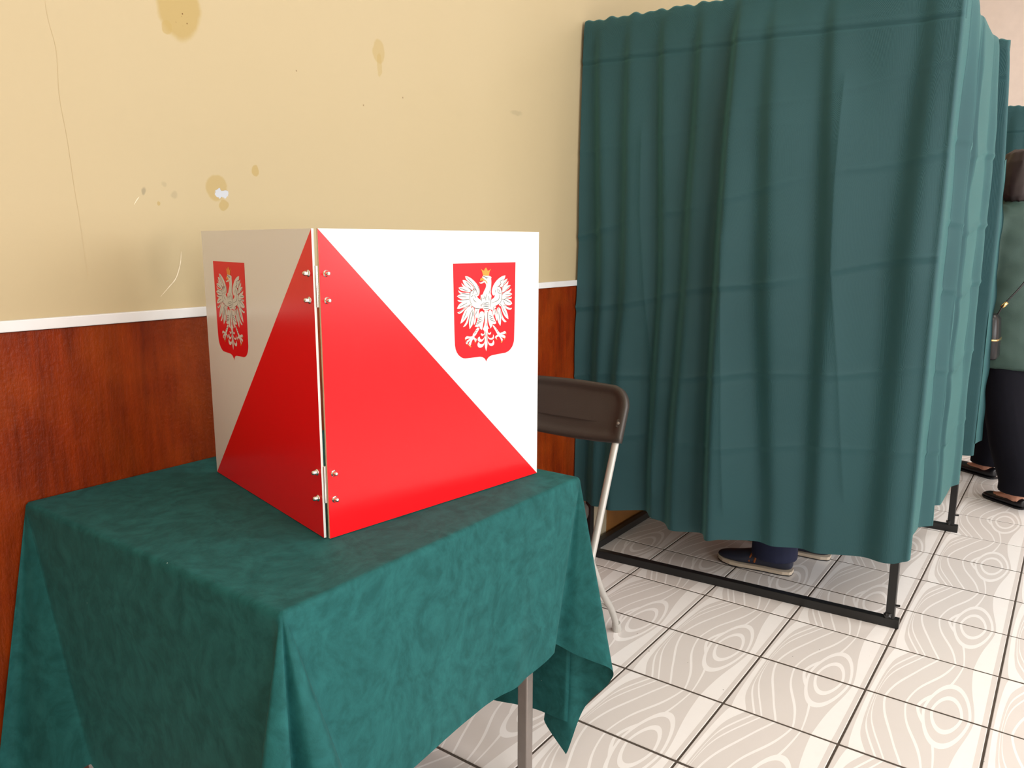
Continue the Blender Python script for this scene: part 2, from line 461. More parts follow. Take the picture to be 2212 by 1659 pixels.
EWHITE=[[[283,-235],[342,-237],[418,-267],[503,-319],[572,-377],[624,-435],[654,-492],[658,-542],[640,-591],[605,-614],[570,-594],[536,-505],[485,-417],[417,-365],[349,-325],[299,-287]],[[219,-302],[282,-305],[366,-344],[451,-403],[502,-460],[467,-502],[399,-456],[314,-428],[264,-395],[227,-339]],[[189,-350],[222,-381],[298,-427],[365,-448],[433,-500],[365,-491],[280,-451],[205,-405]],[[117,-438],[172,-422],[281,-432],[365,-467],[433,-519],[398,-536],[297,-513],[204,-502],[138,-469]],[[109,-480],[154,-512],[237,-534],[347,-533],[415,-561],[398,-579],[279,-561],[178,-556],[121,-522]],[[74,-590],[137,-560],[237,-552],[398,-566],[402,-634],[295,-653],[194,-654],[128,-626]],[[81,-657],[152,-664],[278,-652],[406,-635],[406,-684],[295,-702],[193,-703],[118,-692]],[[75,-815],[101,-765],[160,-719],[278,-689],[406,-684],[431,-741],[345,-779],[277,-794],[192,-813],[125,-821]],[[79,-885],[141,-871],[226,-827],[302,-783],[388,-763],[379,-787],[302,-814],[217,-882],[158,-909],[120,-915]],[[156,-1095],[174,-1026],[219,-933],[291,-829],[434,-773],[433,-837],[379,-912],[316,-998],[235,-1063]],[[216,-1164],[270,-1110],[315,-1049],[352,-955],[397,-861],[469,-801],[469,-866],[405,-913],[369,-1008],[350,-1084],[287,-1151]],[[389,-1214],[372,-1131],[377,-1041],[392,-964],[419,-895],[487,-802],[514,-869],[513,-966],[503,-1063],[466,-1145]],[[498,-1138],[503,-1076],[526,-1000],[523,-902],[523,-824],[596,-841],[586,-906],[549,-975],[553,-1080],[521,-1136]],[[576,-1033],[549,-988],[559,-924],[587,-847],[641,-851],[632,-941],[613,-1006]],[[588,-619],[605,-645],[675,-686],[692,-731],[674,-793],[736,-847],[621,-846],[534,-828],[448,-779],[405,-715],[389,-640],[402,-561],[416,-524],[459,-502],[519,-473],[571,-519],[597,-570]],[[1351,-251],[1309,-252],[1235,-269],[1161,-305],[1088,-353],[1024,-420],[983,-494],[974,-550],[987,-595],[1015,-622],[1060,-618],[1097,-531],[1143,-457],[1216,-409],[1290,-360],[1337,-304]],[[1412,-313],[1356,-324],[1290,-360],[1207,-421],[1179,-464],[1253,-474],[1309,-425],[1384,-370]],[[1436,-359],[1393,-390],[1309,-438],[1253,-487],[1272,-526],[1328,-477],[1422,-430]],[[1497,-442],[1422,-442],[1337,-471],[1263,-526],[1254,-576],[1328,-561],[1403,-525],[1469,-483]],[[1517,-505],[1479,-529],[1384,-557],[1272,-590],[1272,-616],[1384,-583],[1498,-569]],[[1546,-616],[1479,-581],[1384,-570],[1272,-609],[1244,-653],[1366,-659],[1479,-652]],[[1536,-671],[1441,-670],[1254,-654],[1244,-698],[1366,-685],[1460,-710],[1518,-706]],[[1542,-805],[1518,-758],[1441,-715],[1347,-684],[1254,-699],[1235,-730],[1319,-786],[1385,-822],[1480,-834]],[[1542,-887],[1480,-887],[1385,-835],[1310,-792],[1310,-824],[1366,-886],[1442,-917],[1509,-921]],[[1436,-1101],[1426,-1022],[1382,-924],[1313,-825],[1215,-779],[1235,-861],[1284,-972],[1352,-1058]],[[1387,-1142],[1323,-1097],[1264,-1018],[1225,-914],[1187,-845],[1196,-946],[1235,-1063],[1294,-1135],[1343,-1156]],[[1211,-1213],[1230,-1130],[1230,-1016],[1216,-914],[1158,-843],[1110,-880],[1119,-974],[1129,-1076],[1158,-1159]],[[1119,-1115],[1129,-1062],[1110,-960],[1090,-879],[1062,-890],[1062,-984],[1081,-1066]],[[1038,-1009],[1062,-957],[1052,-876],[986,-872],[995,-933],[1014,-987]],[[1060,-618],[1042,-662],[960,-695],[933,-764],[924,-846],[996,-844],[1106,-812],[1198,-773],[1244,-698],[1254,-602],[1235,-518],[1198,-472],[1152,-451],[1106,-468],[1078,-530],[1069,-580]],[[1235,-698],[1161,-790],[1207,-844],[1310,-824],[1338,-768],[1291,-701]],[[406,-653],[345,-742],[413,-789],[482,-800],[448,-686]],[[534,-803],[586,-869],[647,-873],[665,-824]],[[924,-827],[914,-877],[996,-895],[1097,-850],[1051,-802]],[[721,-277],[730,-246],[765,-232],[916,-246],[970,-273],[957,-298],[965,-348],[961,-424],[951,-524],[942,-587],[969,-620],[960,-664],[960,-746],[942,-840],[896,-889],[762,-893],[736,-847],[683,-793],[683,-712],[675,-680],[684,-593],[728,-595],[773,-516],[808,-474],[826,-431],[818,-393],[782,-366],[747,-328]],[[642,-358],[677,-365],[720,-352],[774,-335],[800,-342],[765,-366],[712,-385],[668,-384]],[[650,-923],[696,-897],[751,-910],[770,-951],[769,-1063],[741,-1147],[722,-1231],[703,-1253],[667,-1233],[639,-1178],[593,-1194],[521,-1176],[557,-1133],[576,-1082],[613,-1006]],[[872,-944],[891,-899],[938,-889],[976,-918],[1014,-1001],[1062,-1091],[1100,-1154],[1052,-1171],[1004,-1160],[966,-1224],[919,-1207],[872,-1077]],[[966,-1151],[990,-1166],[966,-1224],[928,-1241],[938,-1202]],[[779,-892],[873,-898],[858,-1036],[853,-1122],[862,-1196],[909,-1247],[871,-1237],[862,-1316],[852,-1389],[861,-1490],[851,-1576],[823,-1671],[786,-1583],[781,-1483],[787,-1383],[778,-1282],[731,-1245],[769,-1189],[788,-1097],[770,-984]],[[593,-1194],[648,-1219],[519,-1372],[456,-1354],[465,-1335],[474,-1309],[511,-1280],[547,-1237]],[[456,-1350],[510,-1365],[519,-1392],[569,-1410],[573,-1443],[546,-1467],[518,-1458],[510,-1418],[473,-1408],[437,-1457],[414,-1520],[382,-1530],[355,-1502],[364,-1476],[410,-1422],[347,-1448],[333,-1486],[302,-1490],[284,-1462],[302,-1431],[392,-1387],[312,-1386],[285,-1403],[267,-1382],[276,-1357],[321,-1335],[393,-1355]],[[995,-1193],[1033,-1183],[1187,-1344],[1216,-1360],[1138,-1387]],[[1129,-1379],[1206,-1352],[1284,-1338],[1314,-1324],[1353,-1330],[1373,-1360],[1343,-1384],[1245,-1383],[1314,-1402],[1353,-1419],[1353,-1454],[1314,-1464],[1216,-1421],[1275,-1474],[1284,-1502],[1255,-1527],[1236,-1511],[1216,-1462],[1167,-1410],[1109,-1425],[1109,-1459],[1080,-1450],[1061,-1421],[1080,-1395]],[[782,-1296],[759,-1341],[712,-1323],[694,-1315],[675,-1327],[694,-1355],[721,-1374],[759,-1354],[787,-1336]],[[782,-1369],[758,-1414],[712,-1436],[665,-1425],[647,-1371],[610,-1387],[590,-1418],[610,-1460],[674,-1482],[730,-1464],[777,-1415]],[[781,-1469],[758,-1514],[711,-1526],[656,-1517],[628,-1475],[601,-1485],[586,-1530],[609,-1573],[664,-1591],[730,-1578],[777,-1522]],[[862,-1289],[890,-1332],[937,-1322],[956,-1304],[951,-1351],[909,-1364],[871,-1350]],[[866,-1377],[899,-1420],[956,-1432],[1004,-1416],[1009,-1362],[1037,-1398],[1032,-1445],[975,-1464],[918,-1455],[871,-1424]],[[866,-1470],[899,-1520],[956,-1533],[994,-1523],[1013,-1470],[1047,-1514],[1032,-1567],[975,-1588],[908,-1568],[871,-1518]]]
EGOLD=[[[721,-274],[686,-285],[666,-306],[668,-337],[694,-326],[747,-328],[800,-336],[827,-362],[835,-387],[858,-388],[853,-363],[818,-330],[765,-303],[747,-281]],[[743,-234],[721,-166],[687,-109],[739,-141],[770,-148],[783,-118],[821,-88],[854,-126],[863,-151],[899,-146],[952,-116],[916,-171],[898,-239],[854,-245],[783,-239]],[[267,-1382],[285,-1403],[271,-1425]],[[302,-1477],[333,-1486],[342,-1513]],[[364,-1515],[409,-1526],[431,-1548],[400,-1555]],[[518,-1471],[564,-1462],[518,-1491]],[[1358,-1365],[1378,-1363],[1373,-1401]],[[1314,-1464],[1353,-1454],[1319,-1499]],[[1236,-1515],[1275,-1515],[1255,-1544],[1221,-1541]],[[1071,-1442],[1109,-1459],[1129,-1474],[1100,-1478]]]
ELINE=[[[316,-251],[468,-373]],[[307,-336],[425,-432]],[[146,-445],[348,-509]],[[187,-544],[398,-573]],[[103,-597],[312,-617]],[[144,-670],[380,-658]],[[134,-791],[328,-723]],[[116,-894],[294,-801]],[[285,-782],[345,-785],[439,-742]],[[396,-782],[448,-767],[414,-715],[397,-640],[407,-561],[424,-518],[467,-508],[528,-474],[571,-525],[597,-570],[570,-587],[527,-573]],[[467,-570],[528,-486]],[[423,-623],[484,-589]],[[518,-591],[553,-642]],[[483,-639],[509,-690],[569,-724]],[[448,-779],[534,-834],[612,-845],[727,-865]],[[365,-448],[450,-501]],[[468,-373],[571,-507]],[[589,-408],[632,-478],[640,-535],[623,-584]],[[1328,-323],[1207,-357],[1226,-409],[1161,-457]],[[1403,-326],[1300,-412],[1291,-450],[1253,-525]],[[1478,-458],[1347,-542]],[[1366,-543],[1281,-603]],[[1517,-615],[1347,-613]],[[1517,-687],[1385,-680],[1347,-704],[1254,-705]],[[1499,-790],[1310,-708]],[[1490,-887],[1319,-818]],[[1106,-468],[1161,-451],[1235,-492],[1254,-576],[1244,-685],[1207,-767],[1124,-807],[1005,-844]],[[1124,-488],[1152,-572],[1235,-595]],[[1161,-508],[1198,-567]],[[1079,-517],[1069,-568]],[[1179,-605],[1179,-675],[1124,-724],[978,-760]],[[1300,-727],[1329,-806]],[[1207,-792],[1272,-861]],[[1143,-814],[1161,-905]],[[1023,-846],[1014,-909]],[[765,-254],[889,-289]],[[800,-280],[854,-294]],[[730,-246],[800,-267]],[[934,-435],[924,-523],[897,-585]],[[835,-582],[843,-658]],[[763,-610],[781,-654],[728,-670]],[[710,-638],[701,-713]],[[799,-630],[816,-707]],[[888,-622],[906,-712]],[[745,-747],[798,-756],[852,-746],[906,-762]],[[736,-784],[816,-789],[915,-794]],[[736,-822],[825,-821],[906,-832]],[[753,-854],[834,-859],[896,-863]],[[942,-638],[951,-746],[924,-839]],[[683,-800],[736,-752]],[[424,-895],[387,-990],[350,-1071]],[[414,-907],[478,-853]],[[487,-886],[504,-985]],[[540,-955],[559,-924],[596,-861]],[[432,-993],[403,-1160]],[[317,-869],[227,-1030]],[[449,-1027],[469,-879]],[[1216,-907],[1235,-1050]],[[1138,-882],[1129,-975]],[[1062,-957],[1081,-905]],[[1274,-877],[1372,-1012]],[[1167,-944],[1187,-1114]],[[613,-1032],[705,-1012]],[[585,-1069],[705,-1045]],[[567,-1107],[723,-1079]],[[548,-1145],[677,-1102]],[[900,-993],[985,-1019]],[[910,-1033],[1023,-1068]],[[919,-1067],[1061,-1124]],[[825,-1133],[820,-1193]],[[834,-1314],[828,-1487]],[[806,-1285],[796,-1390]],[[501,-1299],[556,-1290]],[[529,-1261],[593,-1254]],[[1052,-1231],[1090,-1221]],[[1090,-1275],[1129,-1264]],[[1119,-1311],[1167,-1308]],[[779,-984],[792,-1098]],[[863,-924],[858,-1103]],[[302,-1431],[320,-1465]],[[373,-1484],[391,-1512]],[[546,-1414],[555,-1461]],[[1333,-1356],[1353,-1372]],[[1255,-1479],[1265,-1514]]]
# ================================================================== THE SETTING
TX, TY, X_OFF, Y_OFF = 0.3016, 0.2993, 3.119, -1.4899
def quad_obj(name, pts, mats, kind='structure'):
    me = bpy.data.meshes.new(name)
    me.from_pydata([tuple(p) for p in pts], [], [(0, 1, 2, 3)])
    return tag(link(name, me, mats), kind=kind)

def box_obj(name, x0, x1, y0, y1, z0, z1, mats, parent=None, bevel=0.0, kind=None):
    bm = bmesh.new(); bm_box(bm, x0, x1, y0, y1, z0, z1, bevel)
    o = from_bm(name, bm, mats, parent)
    if kind: o['kind'] = kind
    return o

floor = box_obj('floor', ROOM_X0, ROOM_X1, ROOM_Y0, 0.02, -0.06, -0.0022, MAT['grout'], kind='structure')
tag(floor, 'pale grey swirl-patterned square tile floor with dark grout lines')

def tile_mesh(half):
    bm = bmesh.new()
    uvl = bm.loops.layers.uv.new('UVMap')
    g = 0.0028
    x0, x1, y0, y1 = g+.0012, TX-g-.0012, -(TY-g), -g
    bv = 0.0015
    top = [bm.verts.new(p) for p in ((x0+bv, y0+bv, 0), (x1-bv, y0+bv, 0), (x1-bv, y1-bv, 0), (x0+bv, y1-bv, 0))]
    low = [bm.verts.new(p) for p in ((x0, y0, -bv), (x1, y0, -bv), (x1, y1, -bv), (x0, y1, -bv))]
    bot = [bm.verts.new(p) for p in ((x0, y0, -.008), (x1, y0, -.008), (x1, y1, -.008), (x0, y1, -.008))]
    bm.faces.new(top)
    for a, b in ((top, low), (low, bot)):
        for i in range(4):
            bm.faces.new((b[i], b[(i+1) % 4], a[(i+1) % 4], a[i]))
    for f in bm.faces:
        for l in f.loops:
            l[uvl].uv = (-l.vert.co.y/TY, half + l.vert.co.x/TX)
    me = bpy.data.meshes.new('tile')
    bm.to_mesh(me); bm.free()
    me.materials.append(MAT['tile']); me.materials.append(MAT['grout'])
    for p in me.polygons:
        if abs(p.normal.z) < .3: p.material_index = 1
    return me
TILES = [tile_mesh(0), tile_mesh(1)]
rest = []
for i in range(-18, 14):
    x = X_OFF + i*TX                       # near edge of the tile
    if x + TX > ROOM_X1 or x < ROOM_X0: continue
    half = i % 2                         # eyes sit on every second joint
    half = 0 if (i % 2) == 0 else 1
    for j in range(-12, 6):
        ytop = Y_OFF + j*TY                # wall-side edge
        if ytop > 0.02 or ytop - TY < ROOM_Y0: continue
        near = (x > 0.85) and (ytop - TY > -2.45) and (x < 7.0)
        if near and ((x > 1.2) or ytop > -1.3):
            o = bpy.data.objects.new('tile', TILES[half])
            COL.objects.link(o)
            o.parent = floor
            o.location = (x, ytop, random.uniform(-0.0003, 0.0003))
        else:
            rest.append((x, ytop, half))
bm = bmesh.new(); uvl = bm.loops.layers.uv.new('UVMap')
for x, yt, half in rest:
    g = .0028
    q = [bm.verts.new(p) for p in ((x+g, yt-TY+g, 0), (x+TX-g, yt-TY+g, 0), (x+TX-g, yt-g, 0), (x+g, yt-g, 0))]
    f = bm.faces.new(q)
    for l in f.loops: l[uvl].uv = ((yt-l.vert.co.y)/TY, half+(l.vert.co.x-x)/TX)
    for a in range(4):
        w = [bm.verts.new((v.co.x, v.co.y, -.008)) for v in (q[a], q[(a+1) % 4])]
        bm.faces.new((w[0], w[1], q[(a+1) % 4], q[a]))
tag(from_bm('tile_field', bm, MAT['tile'], floor), kind='stuff')

wall = box_obj('wall_back', ROOM_X0, ROOM_X1, 0.0, 0.15, 0.0, ROOM_H, MAT['wall'], kind='structure')
tag(wall, 'yellow oil-painted wall with darker stains and a flaked white spot')
def ribbon(pts, w):
    bm = bmesh.new()
    P = catmull([(p[0], p[1], 0) for p in pts], 6)
    n = len(P); L = []; R = []
    for i in range(n):
        t = P[min(i+1, n-1)] - P[max(i-1, 0)]; t /= np.linalg.norm(t)
        ww = w*(0.25+0.75*math.sin(math.pi*min(1, max(0, (i+.5)/n))))*random.uniform(.7, 1.2)
        L.append(bm.verts.new((P[i][0]-t[1]*ww, -0.0006, P[i][1]+t[0]*ww)))
        R.append(bm.verts.new((P[i][0]+t[1]*ww, -0.0006, P[i][1]-t[0]*ww)))
    for i in range(n-1): bm.faces.new((L[i], R[i], R[i+1], L[i+1]))
    return bm
from_bm('hairline_crack', ribbon([(.721, 1.72), (.723, 1.64), (.733, 1.58), (.731, 1.50), (.738, 1.42), (.742, 1.34), (.747, 1.27), (.752, 1.16)], .00035), MAT['crack'], wall)
from_bm('scratch_mark', ribbon([(.951, 1.215), (.947, 1.19), (.935, 1.160), (.918, 1.142), (.897, 1.122)], .0011), MAT['scratch'], wall)
from_bm('scratch_mark', ribbon([(.868, 1.325), (.862, 1.318), (.856, 1.309)], .0009), MAT['scratch'], wall)

wn = box_obj('trim_1', ROOM_X0, ROOM_X1, -0.006, 0.002, 0.05, 1.0735, MAT['wain'], bevel=0.001, kind='structure')
tag(wn, 'reddish brown wood-grained wainscot on the lower wall')
rail = box_obj('trim_2', ROOM_X0, ROOM_X1, -0.011, 0.002, 1.0745, 1.0953, MAT['white_trim'], bevel=0.002, kind='structure')
tag(rail, 'narrow white rail between yellow wall and brown wainscot')
bb = box_obj('baseboard_back', ROOM_X0, ROOM_X1, -0.014, 0.002, 0.0, 0.05, MAT['black'], bevel=0.002, kind='structure')
tag(bb, 'black baseboard strip along the floor')
tag(box_obj('ceiling', ROOM_X0, ROOM_X1, ROOM_Y0, 0.15, ROOM_H, ROOM_H+.1, MAT['ceiling'], kind='structure'), 'plain pale ceiling')
far = tag(box_obj('wall_right', ROOM_X1, ROOM_X1+.15, ROOM_Y0-.15, 0.15, 0.0, ROOM_H, MAT['farwall'], kind='structure'), 'pale pinkish far wall behind the booths')
box_obj('cable_trunking', ROOM_X1-.02, ROOM_X1, ROOM_Y0+.1, -0.02, 2.17, 2.20, MAT['white_trim'], far, .002)
tag(box_obj('wall_left', ROOM_X0-.15, ROOM_X0, ROOM_Y0-.15, 0.15, 0.0, ROOM_H, MAT['wall'], kind='structure'), 'yellow end wall of the room')
bm = bmesh.new()
xs = [ROOM_X0] + [v for w in WINDOWS for v in w] + [ROOM_X1]
for i in range(0, len(xs), 2):
    bm_box(bm, xs[i], xs[i+1], ROOM_Y0-.3, ROOM_Y0, 0, ROOM_H)
for wx0, wx1 in WINDOWS:
    bm_box(bm, wx0, wx1, ROOM_Y0-.3, ROOM_Y0, 0, WIN_Z[0])
    bm_box(bm, wx0, wx1, ROOM_Y0-.3, ROOM_Y0, WIN_Z[1], ROOM_H)
tag(from_bm('wall_front', bm, MAT['farwall']), 'pale window wall opposite the booths', kind='structure')
for n_, (wx0, wx1) in enumerate(WINDOWS):
    bm = bmesh.new()
    y0, y1 = ROOM_Y0-.22, ROOM_Y0-.15
    for a, b in ((wx0, wx0+.07), (wx1-.07, wx1), ((wx0+wx1)/2-.05, (wx0+wx1)/2+.05)):
        bm_box(bm, a, b, y0, y1, *WIN_Z)
    for a, b in ((WIN_Z[0], WIN_Z[0]+.07), (WIN_Z[1]-.07, WIN_Z[1])):
        bm_box(bm, wx0, wx1, y0, y1, a, b)
    wo = tag(from_bm('window_%d' % (n_+1), bm, MAT['white_trim']), 'white framed two-light window', kind='structure')
    for a, b in ((wx0+.07, (wx0+wx1)/2-.05), ((wx0+wx1)/2+.05, wx1-.07)):
        box_obj('pane', a, b, y0+.03, y0+.036, WIN_Z[0]+.07, WIN_Z[1]-.07, MAT['glass'], wo)

# ================================================================== TABLE AND CLOTH
TX0, TX1, TY0, TY1 = 0.592, 1.355, -0.762, -0.012      # cloth-covered outline
ZT = 0.752
tbl = empty('table', ((TX0+TX1)/2, (TY0+TY1)/2, 0), 'small square table with steel legs under the green cloth', 'table')
bm = bmesh.new(); bm_box(bm, TX0+.012, TX1-.012, TY0+.012, TY1-.006, .722, .7465, .004)
from_bm('tabletop', bm, MAT['tabletop'], tbl)
bm = bmesh.new()
for y in (TY0+.075, TY1-.075): bm_box(bm, TX0+.07, TX1-.07, y-.0125, y+.0125, .685, .722)
for x in (TX0+.075, TX1-.075): bm_box(bm, x-.0125, x+.0125, TY0+.088, TY1-.088, .685, .722)
from_bm('apron_frame', bm, MAT['steel'], tbl)
for x in (TX0+.05, TX1-.058):
    for y in (TY0+.100, TY1-.05):
        bm = bmesh.new(); bm_box(bm, x-.0125, x+.0125, y-.0125, y+.0125, .012, .722, .003)
        lg = from_bm('leg', bm, MAT['steel'], tbl)
        bm = bmesh.new(); bm_box(bm, x-.015, x+.015, y-.015, y+.015, .0005, .03, .003)
        from_bm('foot_cap', bm, MAT['dark_sole'], lg)

def drape_cloth():
    r = 0.010
    OV = dict(front=.368, right=.60, back=.44, left=.50)
    NS = 64
    arc = r*math.pi/2
    def prof(bx, by, nx, ny, tx, ty, length, wave):
        f = np.linspace(0, 1, NS)**1.15
        s = f*length
        out = np.zeros((NS, 3))
        th = np.minimum(s, arc)/r
        d = r*np.sin(th)
        out[:, 0] = bx + nx*d; out[:, 1] = by + ny*d
        out[:, 2] = ZT + .0045 - r*(1-np.cos(th))
        e = np.maximum(s-arc, 0)
        tz = math.sqrt(max(0.05, 1-tx*tx-ty*ty))
        out[:, 0] += tx*e + nx*wave*e; out[:, 1] += ty*e + ny*wave*e
        out[:, 2] -= tz*e
        return out
    cols = []
    base = []
    ix0, ix1, iy0, iy1 = TX0+r, TX1-r, TY0+r, TY1-r*.4
    def corner(cx, cy, n0, n1, L0, L1, ctrl, N):
        C = np.array(ctrl, float)
        ph = np.linspace(0, 90, N)
        S = catmull(C, 12)
        tx = np.interp(ph, S[:, 0], S[:, 1]); ty = np.interp(ph, S[:, 0], S[:, 2])
        for i, p in enumerate(np.radians(ph)):
            nx = n0[0]*math.cos(p)+n1[0]*math.sin(p); ny = n0[1]*math.cos(p)+n1[1]*math.sin(p)
            L = min(L0/max(1e-6, math.cos(p)), L1/max(1e-6, math.sin(p)))
            cols.append(prof(cx, cy, nx, ny, tx[i], ty[i], L, 0))
            base.append((cx, cy))
    def strip(x0, y0, x1, y1, n, L, t0, t1, N, wf, fall=.45):
        for i in range(1, N-1):
            f = i/(N-1)
            w0 = max(0, 1-f/fall)**1.6; w1 = max(0, 1-(1-f)/fall)**1.6
            tx = t0[0]*w0 + t1[0]*w1; ty = t0[1]*w0 + t1[1]*w1
            cols.append(prof(x0+(x1-x0)*f, y0+(y1-y0)*f, n[0], n[1], tx, ty, L, wf(f)*math.sin(math.pi*f)**.8))
            base.append((x0+(x1-x0)*f, y0+(y1-y0)*f))
    FL = [(0, -.02, .02), (14, -.10, .01), (26, -.24, -.04), (36, -.27, -.12), (45, -.15, -.21), (53, -.045, -.065), (62, .01, -.22), (74, .14, -.24), (84, .24, -.11), (90, .27, -.03)]
    FR = [(0, -.27, -.015), (8, -.21, .06), (16, -.08, .10), (24, -.02, -.01), (34, .09, -.145), (42, .13, -.10), (50, .11, .02), (59, .065, .075), (70, .06, .17), (80, .05, .09), (90, .04, .05)]
    BR = [(0, .04, -.05), (30, .16, -.04), (60, .10, -.02), (90, .0, .0)]
    BL = [(0, .0, .0), (25, -.10, -.006), (50, -.21, -.035), (60, -.15, -.06), (74, -.10, -.22), (82, -.04, -.33), (90, -.015, -.36)]
    # walk counter-clockwise: left side (towards -y), FL, front (+x), FR, right (+y), BR, back (-x), BL
    strip(ix0, iy1, ix0, iy0, (-1, 0), OV['left'], (-.015, -.36), (-.015, -.02), 56, lambda f: -.01+.006*math.sin(f*9), .5)
    corner(ix0, iy0, (-1, 0), (0, -1), OV['left'], OV['front'], FL, 80)
    strip(ix0, iy0, ix1, iy0, (0, -1), OV['front'], (.27, -.03), (-.27, -.015), 70, lambda f: .02*math.sin(f*7.0+.4)+.03*math.exp(-((f-.72)/.06)**2))
    corner(ix1, iy0, (0, -1), (1, 0), OV['front'], OV['right'], FR, 110)
    strip(ix1, iy0, ix1, iy1, (1, 0), OV['right'], (.04, .05), (.04, -.05), 56, lambda f: .03*math.sin(f*14))
    corner(ix1, iy1, (1, 0), (0, 1), OV['right'], OV['back'], BR, 30)
    strip(ix1, iy1, ix0, iy1, (0, 1), OV['back'], (0, 0), (0, 0), 40, lambda f: 0)
    corner(ix0, iy1, (0, 1), (-1, 0), OV['back'], OV['left'], BL, 60)
    V = np.stack(cols, 1)                       # (NS, M, 3)
    V[:, :, 1] = np.minimum(V[:, :, 1], -0.0085)
    V[:, :, 2] += .0006*np.sin(V[:, :, 0]*90)*np.sin(V[:, :, 1]*70)*(np.linspace(0, 1, NS) > .2)[:, None]
    # keep the drape off the floor
    V[:, :, 2] = np.maximum(V[:, :, 2], .004)
    rings = [V]
    # top: concentric rings shrinking to the table centre
    cx, cy = (TX0+TX1)/2, (TY0+TY1)/2
    tops = []
    B = np.array(base)
    for k in np.linspace(0.02, .98, 26):
        R_ = np.zeros((1, len(B), 3))
        R_[0, :, 0] = cx + (B[:, 0]-cx)*k; R_[0, :, 1] = cy + (B[:, 1]-cy)*k
        R_[0, :, 2] = ZT + .0045 + .0004*np.sin(R_[0, :, 0]*31)*np.sin(R_[0, :, 1]*27)
        tops.append(R_)
    return np.concatenate(tops + rings, 0)
me = grid_mesh('tablecloth', drape_cloth(), closed_u=True)
# close the small hole at the centre of the top
bm = bmesh.new(); bm.from_mesh(me)
bm.verts.ensure_lookup_table()
edges = [e for e in bm.edges if e.is_boundary and all(v.co.z > ZT-.01 for v in e.verts)]
bmesh.ops.holes_fill(bm, edges=edges, sides=0)
bmesh.ops.remove_doubles(bm, verts=bm.verts, dist=1e-5)
bmesh.ops.recalc_face_normals(bm, faces=bm.faces)
cloth = from_bm('tablecloth', bm, MAT['suede'], None, True)
tag(cloth, 'green suede tablecloth draped over the square table', 'tablecloth')

